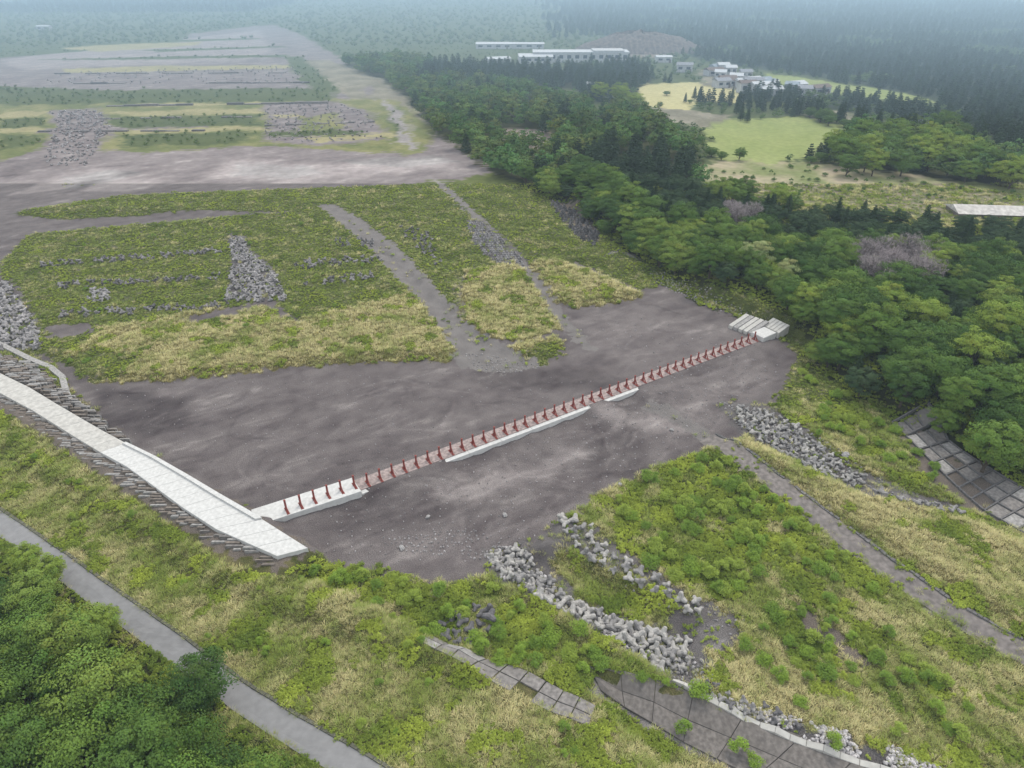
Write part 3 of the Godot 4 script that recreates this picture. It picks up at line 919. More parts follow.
# linear colours of bare ground for each cover code: two tones
func ground_tones(c: int) -> Array:
	match c:
		BED: return [Vector3(0.145, 0.125, 0.126), Vector3(0.245, 0.218, 0.213)]
		GREEN: return [Vector3(0.075, 0.095, 0.028), Vector3(0.12, 0.135, 0.04)]
		DRY: return [Vector3(0.15, 0.135, 0.055), Vector3(0.23, 0.20, 0.095)]
		TRACK: return [Vector3(0.19, 0.175, 0.17), Vector3(0.29, 0.27, 0.26)]
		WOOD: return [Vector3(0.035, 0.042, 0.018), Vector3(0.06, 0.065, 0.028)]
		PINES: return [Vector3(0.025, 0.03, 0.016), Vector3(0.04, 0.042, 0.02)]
		FIELD: return [Vector3(0.185, 0.225, 0.075), Vector3(0.25, 0.28, 0.11)]
		TAN: return [Vector3(0.36, 0.33, 0.16), Vector3(0.44, 0.40, 0.21)]
		TERRACE: return [Vector3(0.11, 0.13, 0.05), Vector3(0.20, 0.195, 0.09)]
		SCRUB: return [Vector3(0.16, 0.185, 0.075), Vector3(0.34, 0.29, 0.205)]
		FARPINES: return [Vector3(0.03, 0.04, 0.025), Vector3(0.045, 0.06, 0.035)]
		FARWOOD: return [Vector3(0.06, 0.08, 0.035), Vector3(0.09, 0.11, 0.045)]
		SOIL: return [Vector3(0.15, 0.13, 0.115), Vector3(0.24, 0.20, 0.17)]
		BRUSH: return [Vector3(0.07, 0.085, 0.025), Vector3(0.12, 0.12, 0.05)]
		RUBBLE: return [Vector3(0.13, 0.118, 0.118), Vector3(0.24, 0.225, 0.22)]
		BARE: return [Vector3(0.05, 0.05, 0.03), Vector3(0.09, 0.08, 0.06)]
		STRAW: return [Vector3(0.21, 0.195, 0.10), Vector3(0.31, 0.28, 0.155)]
		SPARSE: return [Vector3(0.155, 0.145, 0.105), Vector3(0.24, 0.22, 0.17)]
	return [Vector3(0.10, 0.105, 0.04), Vector3(0.19, 0.17, 0.08)]

func ground_picture(codes: PackedByteArray, w: int, h: int, x0: float, z0: float, res: float, tones: Image, tres: float) -> ImageTexture:
	var data := PackedByteArray()
	data.resize(w * h * 3)
	var lo: Array[Vector3] = []
	var hi: Array[Vector3] = []
	for c in 20:
		var t := ground_tones(c)
		lo.append(t[0])
		hi.append(t[1])
	var table := PackedByteArray()
	table.resize(1024)
	for i in 1024:
		table[i] = int(Color(i / 1023.0, 0, 0).linear_to_srgb().r * 255.0)
	var n := FastNoiseLite.new()
	n.seed = 21
	n.fractal_octaves = 5
	n.frequency = 0.06
	n.domain_warp_enabled = true
	n.domain_warp_amplitude = 12.0
	var na := n.get_image(w, h, false, false, true).get_data()
	var streak := FastNoiseLite.new()
	streak.seed = 22
	streak.frequency = 0.035
	streak.fractal_octaves = 4
	streak.domain_warp_enabled = true
	streak.domain_warp_amplitude = 18.0
	streak.domain_warp_frequency = 0.02
	var td := tones.get_data()
	var trd := trace.get_data()
	var has_trace := w == NW
	var tw := tones.get_width()
	var th := tones.get_height()
	for j in h:
		var z := z0 + j * res
		var tj := mini(th - 1, int(j * res / tres))
		for i in w:
			var k := j * w + i
			var c := codes[k]
			var f := na[k] / 255.0
			var g := 1.0
			if c == BED or c == RUBBLE:
				var x := x0 + i * res
				# laid by water along the dam: long thin streaks
				var u := 0.846 * x - 0.533 * z
				var v := 0.533 * x + 0.846 * z
				var s := streak.get_noise_2d(u * 1.3, v * 4.0) * 0.7 + streak.get_noise_2d(u * 6.0 + 500.0, v * 14.0) * 0.25
				var b := (td[tj * tw + mini(tw - 1, int(i * res / tres))] - 128) / 128.0
				if has_trace:
					b += (trd[k] - 128) / 128.0 * (0.55 + 0.45 * n_fine.get_noise_2d(x, z))
				f = clampf(0.35 + (f - 0.5) * 0.7 + s * 0.9 + b * 0.9, -0.5, 2.0)
				g = 1.0 + 0.42 * b
				if s > 0.3:
					f += (s - 0.3) * 3.5
			elif c == MIXED or c == SCRUB or c == TERRACE or c == SPARSE:
				f = clampf((f - 0.5) * 2.2 + 0.45, 0.0, 1.0)
			var col := lo[c].lerp(hi[c], f) * g * 1023.0
			data[k * 3] = table[clampi(int(col.x), 0, 1023)]
			data[k * 3 + 1] = table[clampi(int(col.y), 0, 1023)]
			data[k * 3 + 2] = table[clampi(int(col.z), 0, 1023)]
	return ImageTexture.create_from_image(Image.create_from_data(w, h, false, Image.FORMAT_RGB8, data))

func ground_material(tex: Texture2D, detail: Texture2D) -> StandardMaterial3D:
	var m := StandardMaterial3D.new()
	m.albedo_texture = tex
	m.texture_repeat = true
	m.roughness = 0.95
	m.metallic_specular = 0.2
	m.detail_enabled = true
	m.detail_albedo = detail
	m.detail_blend_mode = BaseMaterial3D.BLEND_MODE_MUL
	m.detail_uv_layer = BaseMaterial3D.DETAIL_UV_2
	return m

func build_ground() -> void:
	var xs: Array[float] = []
	var zs: Array[float] = []
	for d in [6000.0, 4000.0, 2600.0, 1700.0, 1200.0, 900.0, 700.0, 550.0, 440.0, 360.0, 300.0, 260.0, 225.0]:
		xs.append(-d)
	for i in 401:
		xs.append(-200.0 + i)
	for d in [225.0, 260.0, 300.0, 360.0, 440.0, 550.0, 700.0, 900.0, 1200.0, 1700.0, 2600.0, 4000.0, 6000.0]:
		xs.append(d)
	for d in [9000.0, 6000.0, 4000.0, 2800.0, 2200.0, 1700.0, 1350.0, 1100.0, 900.0, 750.0, 640.0, 560.0, 490.0, 430.0, 380.0, 340.0, 310.0, 285.0, 265.0]:
		zs.append(-d)
	for i in 221:
		zs.append(-250.0 + i)
	for d in [-20.0, -8.0, 8.0, 30.0, 70.0, 150.0, 400.0, 1000.0]:
		zs.append(d)
	var detail := grain(0.5, 1.0, 0.09, 9, 512)
	var soft := grain(0.86, 1.0, 0.05, 10, 512)
	var near_tex := ground_picture(nc, NW, NH, NX0, NZ0, NR, tone, NR * 2.0)
	var far_tex := ground_picture(fc, FW, FH, FX0, FZ0, FR, far_tone, FR)
	var mesh := ArrayMesh.new()
	for pass_no in 2:
		var v := PackedVector3Array()
		var nn := PackedVector3Array()
		var uv := PackedVector2Array()
		var uv2 := PackedVector2Array()
		var idx := PackedInt32Array()
		var ids := {}
		var nx := xs.size()
		for j in zs.size() - 1:
			for i in nx - 1:
				var is_near := xs[i] >= -200.0 and xs[i + 1] <= 200.0 and zs[j] >= -250.0 and zs[j + 1] <= -30.0
				if is_near != (pass_no == 0):
					continue
				var q: Array[int] = []
				for o: Vector2i in [Vector2i(0, 0), Vector2i(1, 0), Vector2i(1, 1), Vector2i(0, 1)]:
					var key := (j + o.y) * nx + i + o.x
					if not ids.has(key):
						ids[key] = v.size()
						var x := xs[i + o.x]
						var z := zs[j + o.y]
						v.append(Vector3(x, ht(x, z), z))
						nn.append(Vector3(ht(x - 0.7, z) - ht(x + 0.7, z), 1.4, ht(x, z - 0.7) - ht(x, z + 0.7)).normalized())
						uv.append(Vector2((x - NX0) / (NW * NR), (z - NZ0) / (NH * NR)) if pass_no == 0 else Vector2((x - FX0) / (FW * FR), (z - FZ0) / (FH * FR)))
						uv2.append(Vector2(x, z) / (9.0 if pass_no == 0 else 97.0))
					q.append(ids[key])
				idx.append_array([q[0], q[1], q[2], q[0], q[2], q[3]])
		var a := []
		a.resize(Mesh.ARRAY_MAX)
		a[Mesh.ARRAY_VERTEX] = v
		a[Mesh.ARRAY_NORMAL] = nn
		a[Mesh.ARRAY_TEX_UV] = uv
		a[Mesh.ARRAY_TEX_UV2] = uv2
		a[Mesh.ARRAY_INDEX] = idx
		mesh.add_surface_from_arrays(Mesh.PRIMITIVE_TRIANGLES, a)
		mesh.surface_set_material(pass_no, ground_material(near_tex if pass_no == 0 else far_tex, detail if pass_no == 0 else soft))
	structure("ground", mesh, null)

func build_roads() -> void:
	var right := [-168.64, -132.41, -76.3, -76.51, -62.69, -68.2, -50.69, -60.63, -40.93, -54.6, -30.66, -47.95, -22.93, -43.61, -12.35, -38.03, -4, -33.11]
	var left := [-167.56, -122.68, -72.48, -70.51, -62.42, -64.37, -52.06, -57.76, -44.72, -53.31, -30.27, -44.19, -25.54, -41.48, -19.03, -38.03, -11.67, -33.56]
	structure("road", road_sheet(left, right, 0.12, 14), M.asphalt, "narrow grey asphalt road along the foot of the grass slope")
	var st := started()
	for i in right.size() / 2 - 1:
		for k in 12:
			var a := Vector2(right[i * 2], right[i * 2 + 1]).lerp(Vector2(right[i * 2 + 2], right[i * 2 + 3]), k / 12.0)
			var b := Vector2(right[i * 2], right[i * 2 + 1]).lerp(Vector2(right[i * 2 + 2], right[i * 2 + 3]), (k + 0.94) / 12.0)
			var side := (b - a).orthogonal().normalized() * 0.2
			var top: Array = []
			for p: Vector2 in [a - side, b - side, b + side, a + side]:
				top.append(Vector3(p.x, ht(p.x, p.y) + 0.26, p.y))
			prism(st, top, 0.5, 0.03)
	var dl := [35.62, -96.87, 36.17, -96.27, 37.24, -95.1, 45.05, -79.64, 51.56, -67.27, 57.41, -58.09, 64.37, -50.84]
	var dr := [32.28, -94.53, 32.93, -93.67, 33.85, -92.54, 42.12, -77.39, 48.74, -65.27, 54.8, -56.1, 61.33, -48.74]
	structure("dirt_track", road_sheet(dl, dr, 0.1, 16), M.track, "brown gravel track between the overgrown bank and the dry grass strip")
	var sk := started()
	for i in dl.size() / 2 - 1:
		for k in 16:
			var a := Vector2(dl[i * 2], dl[i * 2 + 1]).lerp(Vector2(dl[i * 2 + 2], dl[i * 2 + 3]), k / 16.0)
			var b := Vector2(dl[i * 2], dl[i * 2 + 1]).lerp(Vector2(dl[i * 2 + 2], dl[i * 2 + 3]), (k + 0.9) / 16.0)
			var side := (b - a).orthogonal().normalized() * (0.2 + 0.12 * n_fine.get_noise_2d(a.x, a.y))
			if n_mid.get_noise_2d(a.x * 3.0, a.y * 3.0) < -0.3:
				continue
			var top: Array = []
			for p: Vector2 in [a - side, b - side, b + side, a + side]:
				top.append(Vector3(p.x, ht(p.x, p.y) + 0.3 + 0.08 * n_fine.get_noise_2d(p.x, p.y), p.y))
			prism(sk, top, 0.6, 0.03)
	structure("track_edge", done(sk), M.slab_dark, "dark broken stone edging along the upper side of the dirt track")
	structure("road_kerb", done(st), M.kerb, "dark low kerb between the asphalt road and the grass")

# one straight run of pieces laid along a band: corner points a-b on one edge, d-c on the other
func strip_point(e0: Array, e1: Array, s: float, t: float) -> Vector2:
	# s along the band 0..1 by vertex, t across
	var n := e0.size() / 2 - 1
	var f := clampf(s, 0.0, 0.9999) * n
	var i := int(f)
	f -= i
	var a := Vector2(e0[i * 2], e0[i * 2 + 1]).lerp(Vector2(e0[i * 2 + 2], e0[i * 2 + 3]), f)
	var b := Vector2(e1[i * 2], e1[i * 2 + 1]).lerp(Vector2(e1[i * 2 + 2], e1[i * 2 + 3]), f)
	return a.lerp(b, t)

func build_levee() -> void:
	rng.seed = 21
	var river := [-223.68, -191.13, -98.03, -112, -89.46, -106.97, -81.07, -101.3, -69.52, -93.69, -63.25, -89.78, -56.86, -86.08, -49.31, -81.14, -43.22, -77.02, -35.42, -71.92, -27.49, -66.32]
	var land := [-218.08, -176.78, -100.31, -109.09, -92.38, -104.25, -84.39, -99.4, -72.51, -91.43, -66.29, -87.38, -60.39, -83.81, -53.64, -78.82, -47.78, -74.41, -41.21, -69.93, -31.24, -64.87]
	var t := thing("concrete_levee", "pale concrete levee with a broad flat top along the riverbed", "levee", Vector3(0, 0, 0))
	var n := land.size() / 2 - 1
	# top slabs, older and greyer upstream, new and white near the dam
	for i in n:
		var pieces := 3 if i > 0 else 8
		for k in pieces:
			var s0 := (i + (k + 0.006) / pieces) / n
			var s1 := (i + (k + 0.994) / pieces) / n
			var top: Array = []
			for q in [[s0, 0.0], [s0, 1.0], [s1, 1.0], [s1, 0.0]]:
				var p := strip_point(land, river, q[0], q[1])
				top.append(Vector3(p.x, 2.5, p.y))
			var st := started()
			prism(st, top, 2.6, 0.04)
			var m: Material = M.concrete if i >= 5 else M.old_concrete
			part("top_slab", done(st), m, t)
	# kerb wall on the river side of the new part
	for i in range(5, n - 1):
		var st := started()
		var top: Array = []
		for q in [[float(i) / n, 0.86], [float(i) / n, 1.004], [(i + 0.998) / n, 1.004], [(i + 0.998) / n, 0.86]]:
			var p := strip_point(land, river, q[0], q[1])
			top.append(Vector3(p.x, 2.82, p.y))
		prism(st, top, 0.5, 0.05)
		part("kerb_wall", done(st), M.concrete, t)
	# rough rows of worn concrete blocks on both sides
	var b := thing("landward_block_revetment", "worn stepped concrete blocks on the landward side of the levee", "revetment", Vector3.ZERO)
	block_rows(b, land, [-210.47, -166.04, -100.55, -107.54, -92.67, -102.5, -84.59, -97.48, -72.87, -89.48, -66.89, -85.56, -60.82, -81.63, -54.17, -76.82, -48.46, -72.78, -41.81, -68.42, -32.07, -64.04], 2.36, 1.75)
	var c := thing("river_side_block_revetment", "worn concrete block rows between the old levee top and the riverbed", "revetment", Vector3.ZERO)
	block_rows(c, [-186.81, -168.91, -98.94, -113.24, -90.28, -108.15, -81.8, -102.4, -70.13, -94.69, -63.8, -90.72], [-197.71, -180.23, -106.15, -123.58, -94.91, -117.86, -86.28, -110.34, -74.21, -100.29, -66.19, -94], 2.2, 0.75)
	var curb := [-121.03, -133.25, -108.47, -127.29, -98.29, -120.91, -92.37, -117.69, -87.82, -113.85, -83.84, -108.07, -81.59, -105.33]
	var w := thing("river_curb_wall", "short bent grey concrete curb wall at the water inlet beside the levee", "wall", Vector3.ZERO)
	var cn := curb.size() / 2 - 1
	for i in cn:
		var a := Vector2(curb[i * 2], curb[i * 2 + 1])
		var d := Vector2(curb[i * 2 + 2], curb[i * 2 + 3])
		var o := (d - a).orthogonal().normalized() * 0.55
		var st := started()
		var top: Array = []
		for p: Vector2 in [a - o, d - o, d + o, a + o]:
			top.append(Vector3(p.x, 0.6 + 0.01 * i, p.y))
		prism(st, top, 1.6, 0.06)
		part("wall_section", done(st), M.worn_concrete, w)

# short concrete blocks laid in rows along x between two edge lines, stepping down from the first to the second
func block_rows(t: Node3D, e0: Array, e1: Array, y0: float, y1: float) -> void:
	var ring: Array = e0.duplicate()
	for i in range(e1.size() / 2 - 1, -1, -1):
		ring.append_array([e1[i * 2], e1[i * 2 + 1]])
	var st := started()
	prism(st, [Vector3(-0.5, 0.5, -0.5), Vector3(0.5, 0.5, -0.5), Vector3(0.5, 0.5, 0.5), Vector3(-0.5, 0.5, 0.5)], 1.0, 0.06)
	var unit := done(st)
	var r := bounds(ring)
	var z := r.position.y
	while z < r.end.y:
		var x := maxf(r.position.x, -150.0) + rng.randf() * 1.5
		while x < r.end.x:
			var w := rng.randf_range(1.0, 2.6)
			var px := x + w * 0.5
			var pz := z + rng.randf_range(-0.08, 0.08)
			x += w + rng.randf_range(0.08, 0.35)
			if not inside(px, pz, ring) or rng.randf() < 0.1:
				continue
			var near0 := edge_gap(px, pz, e0)
			var near1 := edge_gap(px, pz, e1)
			var y := lerpf(y0, y1, near0 / (near0 + near1 + 0.001)) + rng.randf_range(-0.12, 0.0)
			var m: Material = [M.slab, M.slab_brown, M.slab_pale, M.slab_pale, M.slab_brown][rng.randi() % 5]
			var o := part("block", unit, m, t)
			o.transform = Transform3D(Basis.from_euler(Vector3(rng.randf_range(-0.08, 0.08), rng.randf_range(-0.12, 0.12), rng.randf_range(-0.05, 0.05))).scaled(Vector3(w, 1.2, rng.randf_range(0.26, 0.4))), Vector3(px, y - 0.6, pz))
		z += 0.5

func edge_gap(x: float, z: float, e: Array) -> float:
	var best := 1e9
	for i in e.size() / 2 - 1:
		best = minf(best, Geometry2D.get_closest_point_to_segment(Vector2(x, z), Vector2(e[i * 2], e[i * 2 + 1]), Vector2(e[i * 2 + 2], e[i * 2 + 3])).distance_to(Vector2(x, z)))
	return best

func build_dam() -> void:
	rng.seed = 31
	var t := thing("steel_slit_dam", "low concrete dam across the riverbed with a long row of rust red steel posts", "dam", Vector3.ZERO)
	var a := Vector3(-36.36, 0.35, -73.59)
	var b := Vector3(52.5, 0.35, -129.73)
	a.y = 0.0
	b.y = 0.0
	var d := (b - a).normalized()
	var o := Vector3(-d.z, 0, d.x)   # downstream
	if o.z < 0.0:
		o = -o
	var length := a.distance_to(b)
	# the white end block by the levee
	var st := started()
	prism(st, [a - o * 1.9 + Vector3(-2, 0.85, 0) , a + d * 14.6 - o * 1.9 + Vector3(0, 0.85, 0), a + d * 14.6 + o * 1.9 + Vector3(0, 0.85, 0), a - d * 0.5 + o * 1.9 + Vector3(-2, 0.85, 0)], 2.6, 0.06)
	part("end_block", done(st), M.concrete, t)
	# the sill in casting lengths, rust stained between the posts, white on its downstream step
	var at := 14.7
	while at < length - 0.5:
		var ln_ := minf(6.3, length - at)
		st = started()
		prism(st, [a + d * at - o * 1.7 + Vector3(0, 0.36, 0), a + d * (at + ln_ - 0.03) - o * 1.7 + Vector3(0, 0.36, 0), a + d * (at + ln_ - 0.03) + o * 1.0 + Vector3(0, 0.36, 0), a + d * at + o * 1.0 + Vector3(0, 0.36, 0)], 2.0, 0.05)
		part("sill", done(st), M.stained, t)
		st = started()
		prism(st, [a + d * at + o * 1.003 + Vector3(0, 0.2, 0), a + d * (at + ln_ - 0.03) + o * 1.003 + Vector3(0, 0.2, 0), a + d * (at + ln_ - 0.03) + o * 1.75 + Vector3(0, 0.14, 0), a + d * at + o * 1.75 + Vector3(0, 0.14, 0)], 2.0, 0.05)
		part("step", done(st), M.concrete, t)
		at += ln_
	# posts: an upright pipe, a raking pipe behind it, a base plate
	st = started()
	tube(st, Vector3.ZERO, Vector3(0, 1.85, 0), 0.155, 0.155, 10)
	tube(st, Vector3(0, 1.85, 0), Vector3(0, 1.92, 0), 0.18, 0.18, 10)
	var column := done(st)
	st = started()
	tube(st, o * 0.85 + Vector3(0, 0.02, 0), Vector3(0, 1.3, 0), 0.1, 0.1, 8)
	tube(st, -o * 0.5 + Vector3(0, 0.02, 0), Vector3(0, 0.8, 0), 0.07, 0.07, 8)
	var brace := done(st)
	st = started()
	box(st, o * 0.22, Vector3(0.4, 0.06, 1.7), atan2(o.x, o.z))
	var plate := done(st)
	var first := a.distance_to(Vector3(-33.16, 0.35, -74.64)) + 0.3
	var count := 49
	for i in count:
		var s := first + (length - 0.6 - first) * i / (count - 1)
		var p := Node3D.new()
		p.name = "post"
		t.add_child(p, true)
		p.position = a + d * s + Vector3(0, 0.85 if s < 14.6 else 0.36, 0)
		p.rotation = Vector3(rng.randf_range(-0.015, 0.015), 0, rng.randf_range(-0.015, 0.015))
		part("column", column, M.rust, p)
		part("brace", brace, M.rust, p)
		part("base_plate", plate, M.rust, p)
	# far abutment
	var e := thing("concrete_abutment", "white concrete end block with sloping slabs at the wooded bank", "abutment", Vector3.ZERO)
	st = started()
	prism(st, [b + d * 0.2 - o * 1.6 + Vector3(0, 1.3, 0), b + d * 4.2 - o * 1.6 + Vector3(0, 1.5, 0), b + d * 4.2 + o * 1.7 + Vector3(0, 1.5, 0), b + d * 0.2 + o * 1.7 + Vector3(0, 1.3, 0)], 3.0, 0.08)
	part("end_block", done(st), M.concrete, e)
	for k in 5:
		st = started()
		var q := b - o * (1.7 + k * 1.15) + d * (0.5 - k * 0.25)
		var up := Vector3(0, 0.75, 0)
		prism(st, [q - o * 1.02 + up, q - o * 1.02 + d * 5.2 + up + Vector3(0, 1.5, 0), q + d * 5.2 + up + Vector3(0, 1.5, 0), q + up], 1.6, 0.06)
		part("slope_slab", done(st), M.old_concrete if k % 3 else M.worn_concrete, e)
	for k in 5:
		st = started()
		var q := b + d * 4.5 + o * (-1.5 + k * 0.9)
		prism(st, [q - o * 0.8 + Vector3(0, 1.5, 0), q - o * 0.8 + d * 3.2 + Vector3(0, 2.5, 0), q + d * 3.2 + Vector3(0, 2.5, 0), q + Vector3(0, 1.5, 0)], 2.0, 0.06)
		part("slope_slab", done(st), M.old_concrete, e)

# a floor of separate slabs inside a band, n along and m across, with sunk joints
func slab_floor(t: Node3D, e0: Array, e1: Array, n: int, m: int, y: Callable, mats: Array, gap: float, skip: float, tilt := 0.02) -> void:
	for i in n:
		for j in m:
			if rng.randf() < skip:
				continue
			var top: Array = []
			for q in [[i + gap, j + gap], [i + gap, j + 1 - gap], [i + 1 - gap, j + 1 - gap], [i + 1 - gap, j + gap]]:
				var p := strip_point(e0, e1, float(q[0]) / n, float(q[1]) / m)
				var h: float = y.call(p.x, p.y)
				top.append(Vector3(p.x, h + rng.randf_range(-tilt, tilt), p.y))
			var st := started()
			prism(st, top, 0.5, 0.04)
			part("slab", done(st), mats[rng.randi() % mats.size()], t)

func build_slabs() -> void:
	rng.seed = 41
	var up := func(x: float, z: float) -> float: return ht(x, z) + 0.22
	# paved chute at the bottom of the picture
	var t := thing("paved_chute", "wide grey concrete slab chute below the brush with weeds in its joints", "chute", Vector3.ZERO)
	slab_floor(t, [8.72, -50.37, 14.83, -48.8, 21.25, -46.54, 30.05, -42.55, 38.2, -39.11, 44.63, -35.73], [10.06, -47.53, 14.18, -44.73, 18.97, -41.34, 24.01, -38.49, 31.13, -34.33, 39.37, -29.58], 8, 2, up, [M.chute], 0.006, 0.0, 0.05)
	# broken row of slabs in the brush
	t = thing("slab_walkway", "broken row of grey concrete slabs half sunk in the green brush", "walkway", Vector3.ZERO)
	slab_floor(t, [-9.73, -54.06, -5, -52.08, 0.93, -49.92, 5.42, -47.11, 9.26, -44.93], [-10.99, -52.36, -6.52, -49.92, -1.36, -47.11, 3.62, -44.45, 8.14, -42.4], 9, 2, up, [M.slab, M.slab_pale, M.slab], 0.03, 0.12)
	# white edge wall of the chute
	var w := thing("chute_edge_wall", "low white concrete edge wall between the paved chute and the stones", "wall", Vector3.ZERO)
	var line := [18.41, -48.33, 21.73, -46.34, 25.54, -43.96, 29.77, -41.93, 34.33, -39.98, 39.62, -37.92, 44.45, -35.58]
	for i in line.size() / 2 - 1:
		for k in 3:
			var a := Vector2(line[i * 2], line[i * 2 + 1]).lerp(Vector2(line[i * 2 + 2], line[i * 2 + 3]), k / 3.0)
			var b := Vector2(line[i * 2], line[i * 2 + 1]).lerp(Vector2(line[i * 2 + 2], line[i * 2 + 3]), (k + 0.98) / 3.0)
			var o := (b - a).orthogonal().normalized() * 0.3
			var st := started()
			var top: Array = []
			for p: Vector2 in [a - o, b - o, b + o, a + o]:
				top.append(Vector3(p.x, ht(p.x, p.y) + 0.5, p.y))
			prism(st, top, 1.0, 0.05)
			part("wall_section", done(st), M.old_concrete, w)
	# framed block revetment on the right bank
	t = thing("framed_block_revetment", "grid of grey framed concrete blocks on the bank under the wood", "revetment", Vector3.ZERO)
	var e0 := [67.38, -99.05, 68.32, -89.84, 69.09, -82.22, 70.29, -76.29, 73.16, -71.7, 77.12, -65.97, 80.97, -60.46]
	var e1 := [74.01, -101.31, 74.45, -92.34, 76.83, -86.44, 79.16, -81.51, 82.5, -76.06, 86.64, -69.89, 91.1, -63.63]
	var n := 14
	var m := 3
	var lift_ := func(x: float, z: float) -> float: return ht(x, z) + 0.18
	slab_floor(t, e0, e1, n, m, lift_, [M.slab, M.slab_pale, M.slab], 0.075, 0.1, 0.03)
	for i in n + 1:
		var a := strip_point(e0, e1, float(i) / n, 0.0)
		var b := strip_point(e0, e1, float(i) / n, 1.0)
		rail(t, a, b)
	for j in m + 1:
		for i in n:
			rail(t, strip_point(e0, e1, (i + 0.05) / n, float(j) / m), strip_point(e0, e1, (i + 0.95) / n, float(j) / m))
	# paved patch and stone slope by the wood edge upstream
	t = thing("stone_faced_slope", "small triangular stone faced slope at the edge of the wood", "slope", Vector3.ZERO)
	slab_floor(t, [23.97, -175.8, 28.88, -175.8, 34.05, -175.8], [28.27, -181.1, 29.59, -182.66, 30.6, -181.88], 5, 4, func(x: float, z: float) -> float: return 0.7 + 0.0 * x, [M.slab_dark, M.slab], 0.03, 0.0, 0.1)

func rail(t: Node3D, a: Vector2, b: Vector2) -> void:
	var o := (b - a).orthogonal().normalized() * 0.11
	var st := started()
	var top: Array = []
	for p: Vector2 in [a - o, b - o, b + o, a + o]:
		top.append(Vector3(p.x, ht(p.x, p.y) + 0.34, p.y))
	prism(st, top, 0.6, 0.02)
	part("frame_beam", done(st), M.slab_dark, t)

func pile(pts: Array, n: int, size: float, mesh: Mesh, mats: Array, label: String, group: String, keep_off := 0.75) -> void:
	var r := bounds(pts)
	var placed: Array[Vector2] = []
	var tries := 0
	while placed.size() < n and tries < n * 40:
		tries += 1
		var x := rng.randf_range(r.position.x, r.end.x)
		var z := rng.randf_range(r.position.y, r.end.y)
		if not inside(x, z, pts):
			continue
		var close := false
		for q in placed:
			if q.distance_to(Vector2(x, z)) < size * keep_off:
				close = true
				break
		if close:
			continue
		placed.append(Vector2(x, z))
		var s := size * rng.randf_range(0.34, 0.58)
		var mk := rng.randi() % mats.size()
		var o := single("tetrapod", mesh, mats[mk], ("large " if s > size * 0.47 else "small ") + ("dark grey " if mats[mk] == M.tetra_dark else "mid grey " if mats[mk] == M.tetra_grey else "pale ") + label, "tetrapod", group)
		o.transform = Transform3D(Basis.from_euler(Vector3(rng.randf() * TAU, rng.randf() * TAU, rng.randf() * TAU)).scaled(Vector3.ONE * s), Vector3(x, ht(x, z) + s * rng.randf_range(0.15, 0.8), z))

func block_field(called: String, pts: Array, step: float, size: float, mesh: Mesh, mat: Material, lo: float, hi: float, label: String, rows := false) -> void:
	var r := bounds(pts)
	var places: Array[Transform3D] = []
	var tints := PackedColorArray()
	var z := r.position.y
	while z < r.end.y:
		var x := r.position.x
		while x < r.end.x:
			var px := x + rng.randf_range(-0.45, 0.45) * step
			var pz := z + rng.randf_range(-0.25, 0.25) * step * (0.4 if rows else 1.0)
			if inside(px, pz, pts) and n_mid.get_noise_2d(px * 2.0, pz * 2.0) > (-0.28 if pz > -250.0 else 0.0):
				var s := size * rng.randf_range(0.8, 1.15)
				var bs := Basis(Vector3.UP, rng.randf_range(-0.2, 0.2)) if rows else Basis.from_euler(Vector3(rng.randf(), rng.randf() * TAU, rng.randf()))
				places.append(Transform3D(bs.scaled(Vector3.ONE * s), Vector3(px, ht(px, pz) + s * 0.4, pz)))
				var t := rng.randf_range(lo, hi)
				tints.append(Color(t, t * 0.98, t * 0.98))
			x += step
		z += step * (1.3 if rows else 1.0)
	stuff(called, mesh, mat, places, tints, label, "blocks")

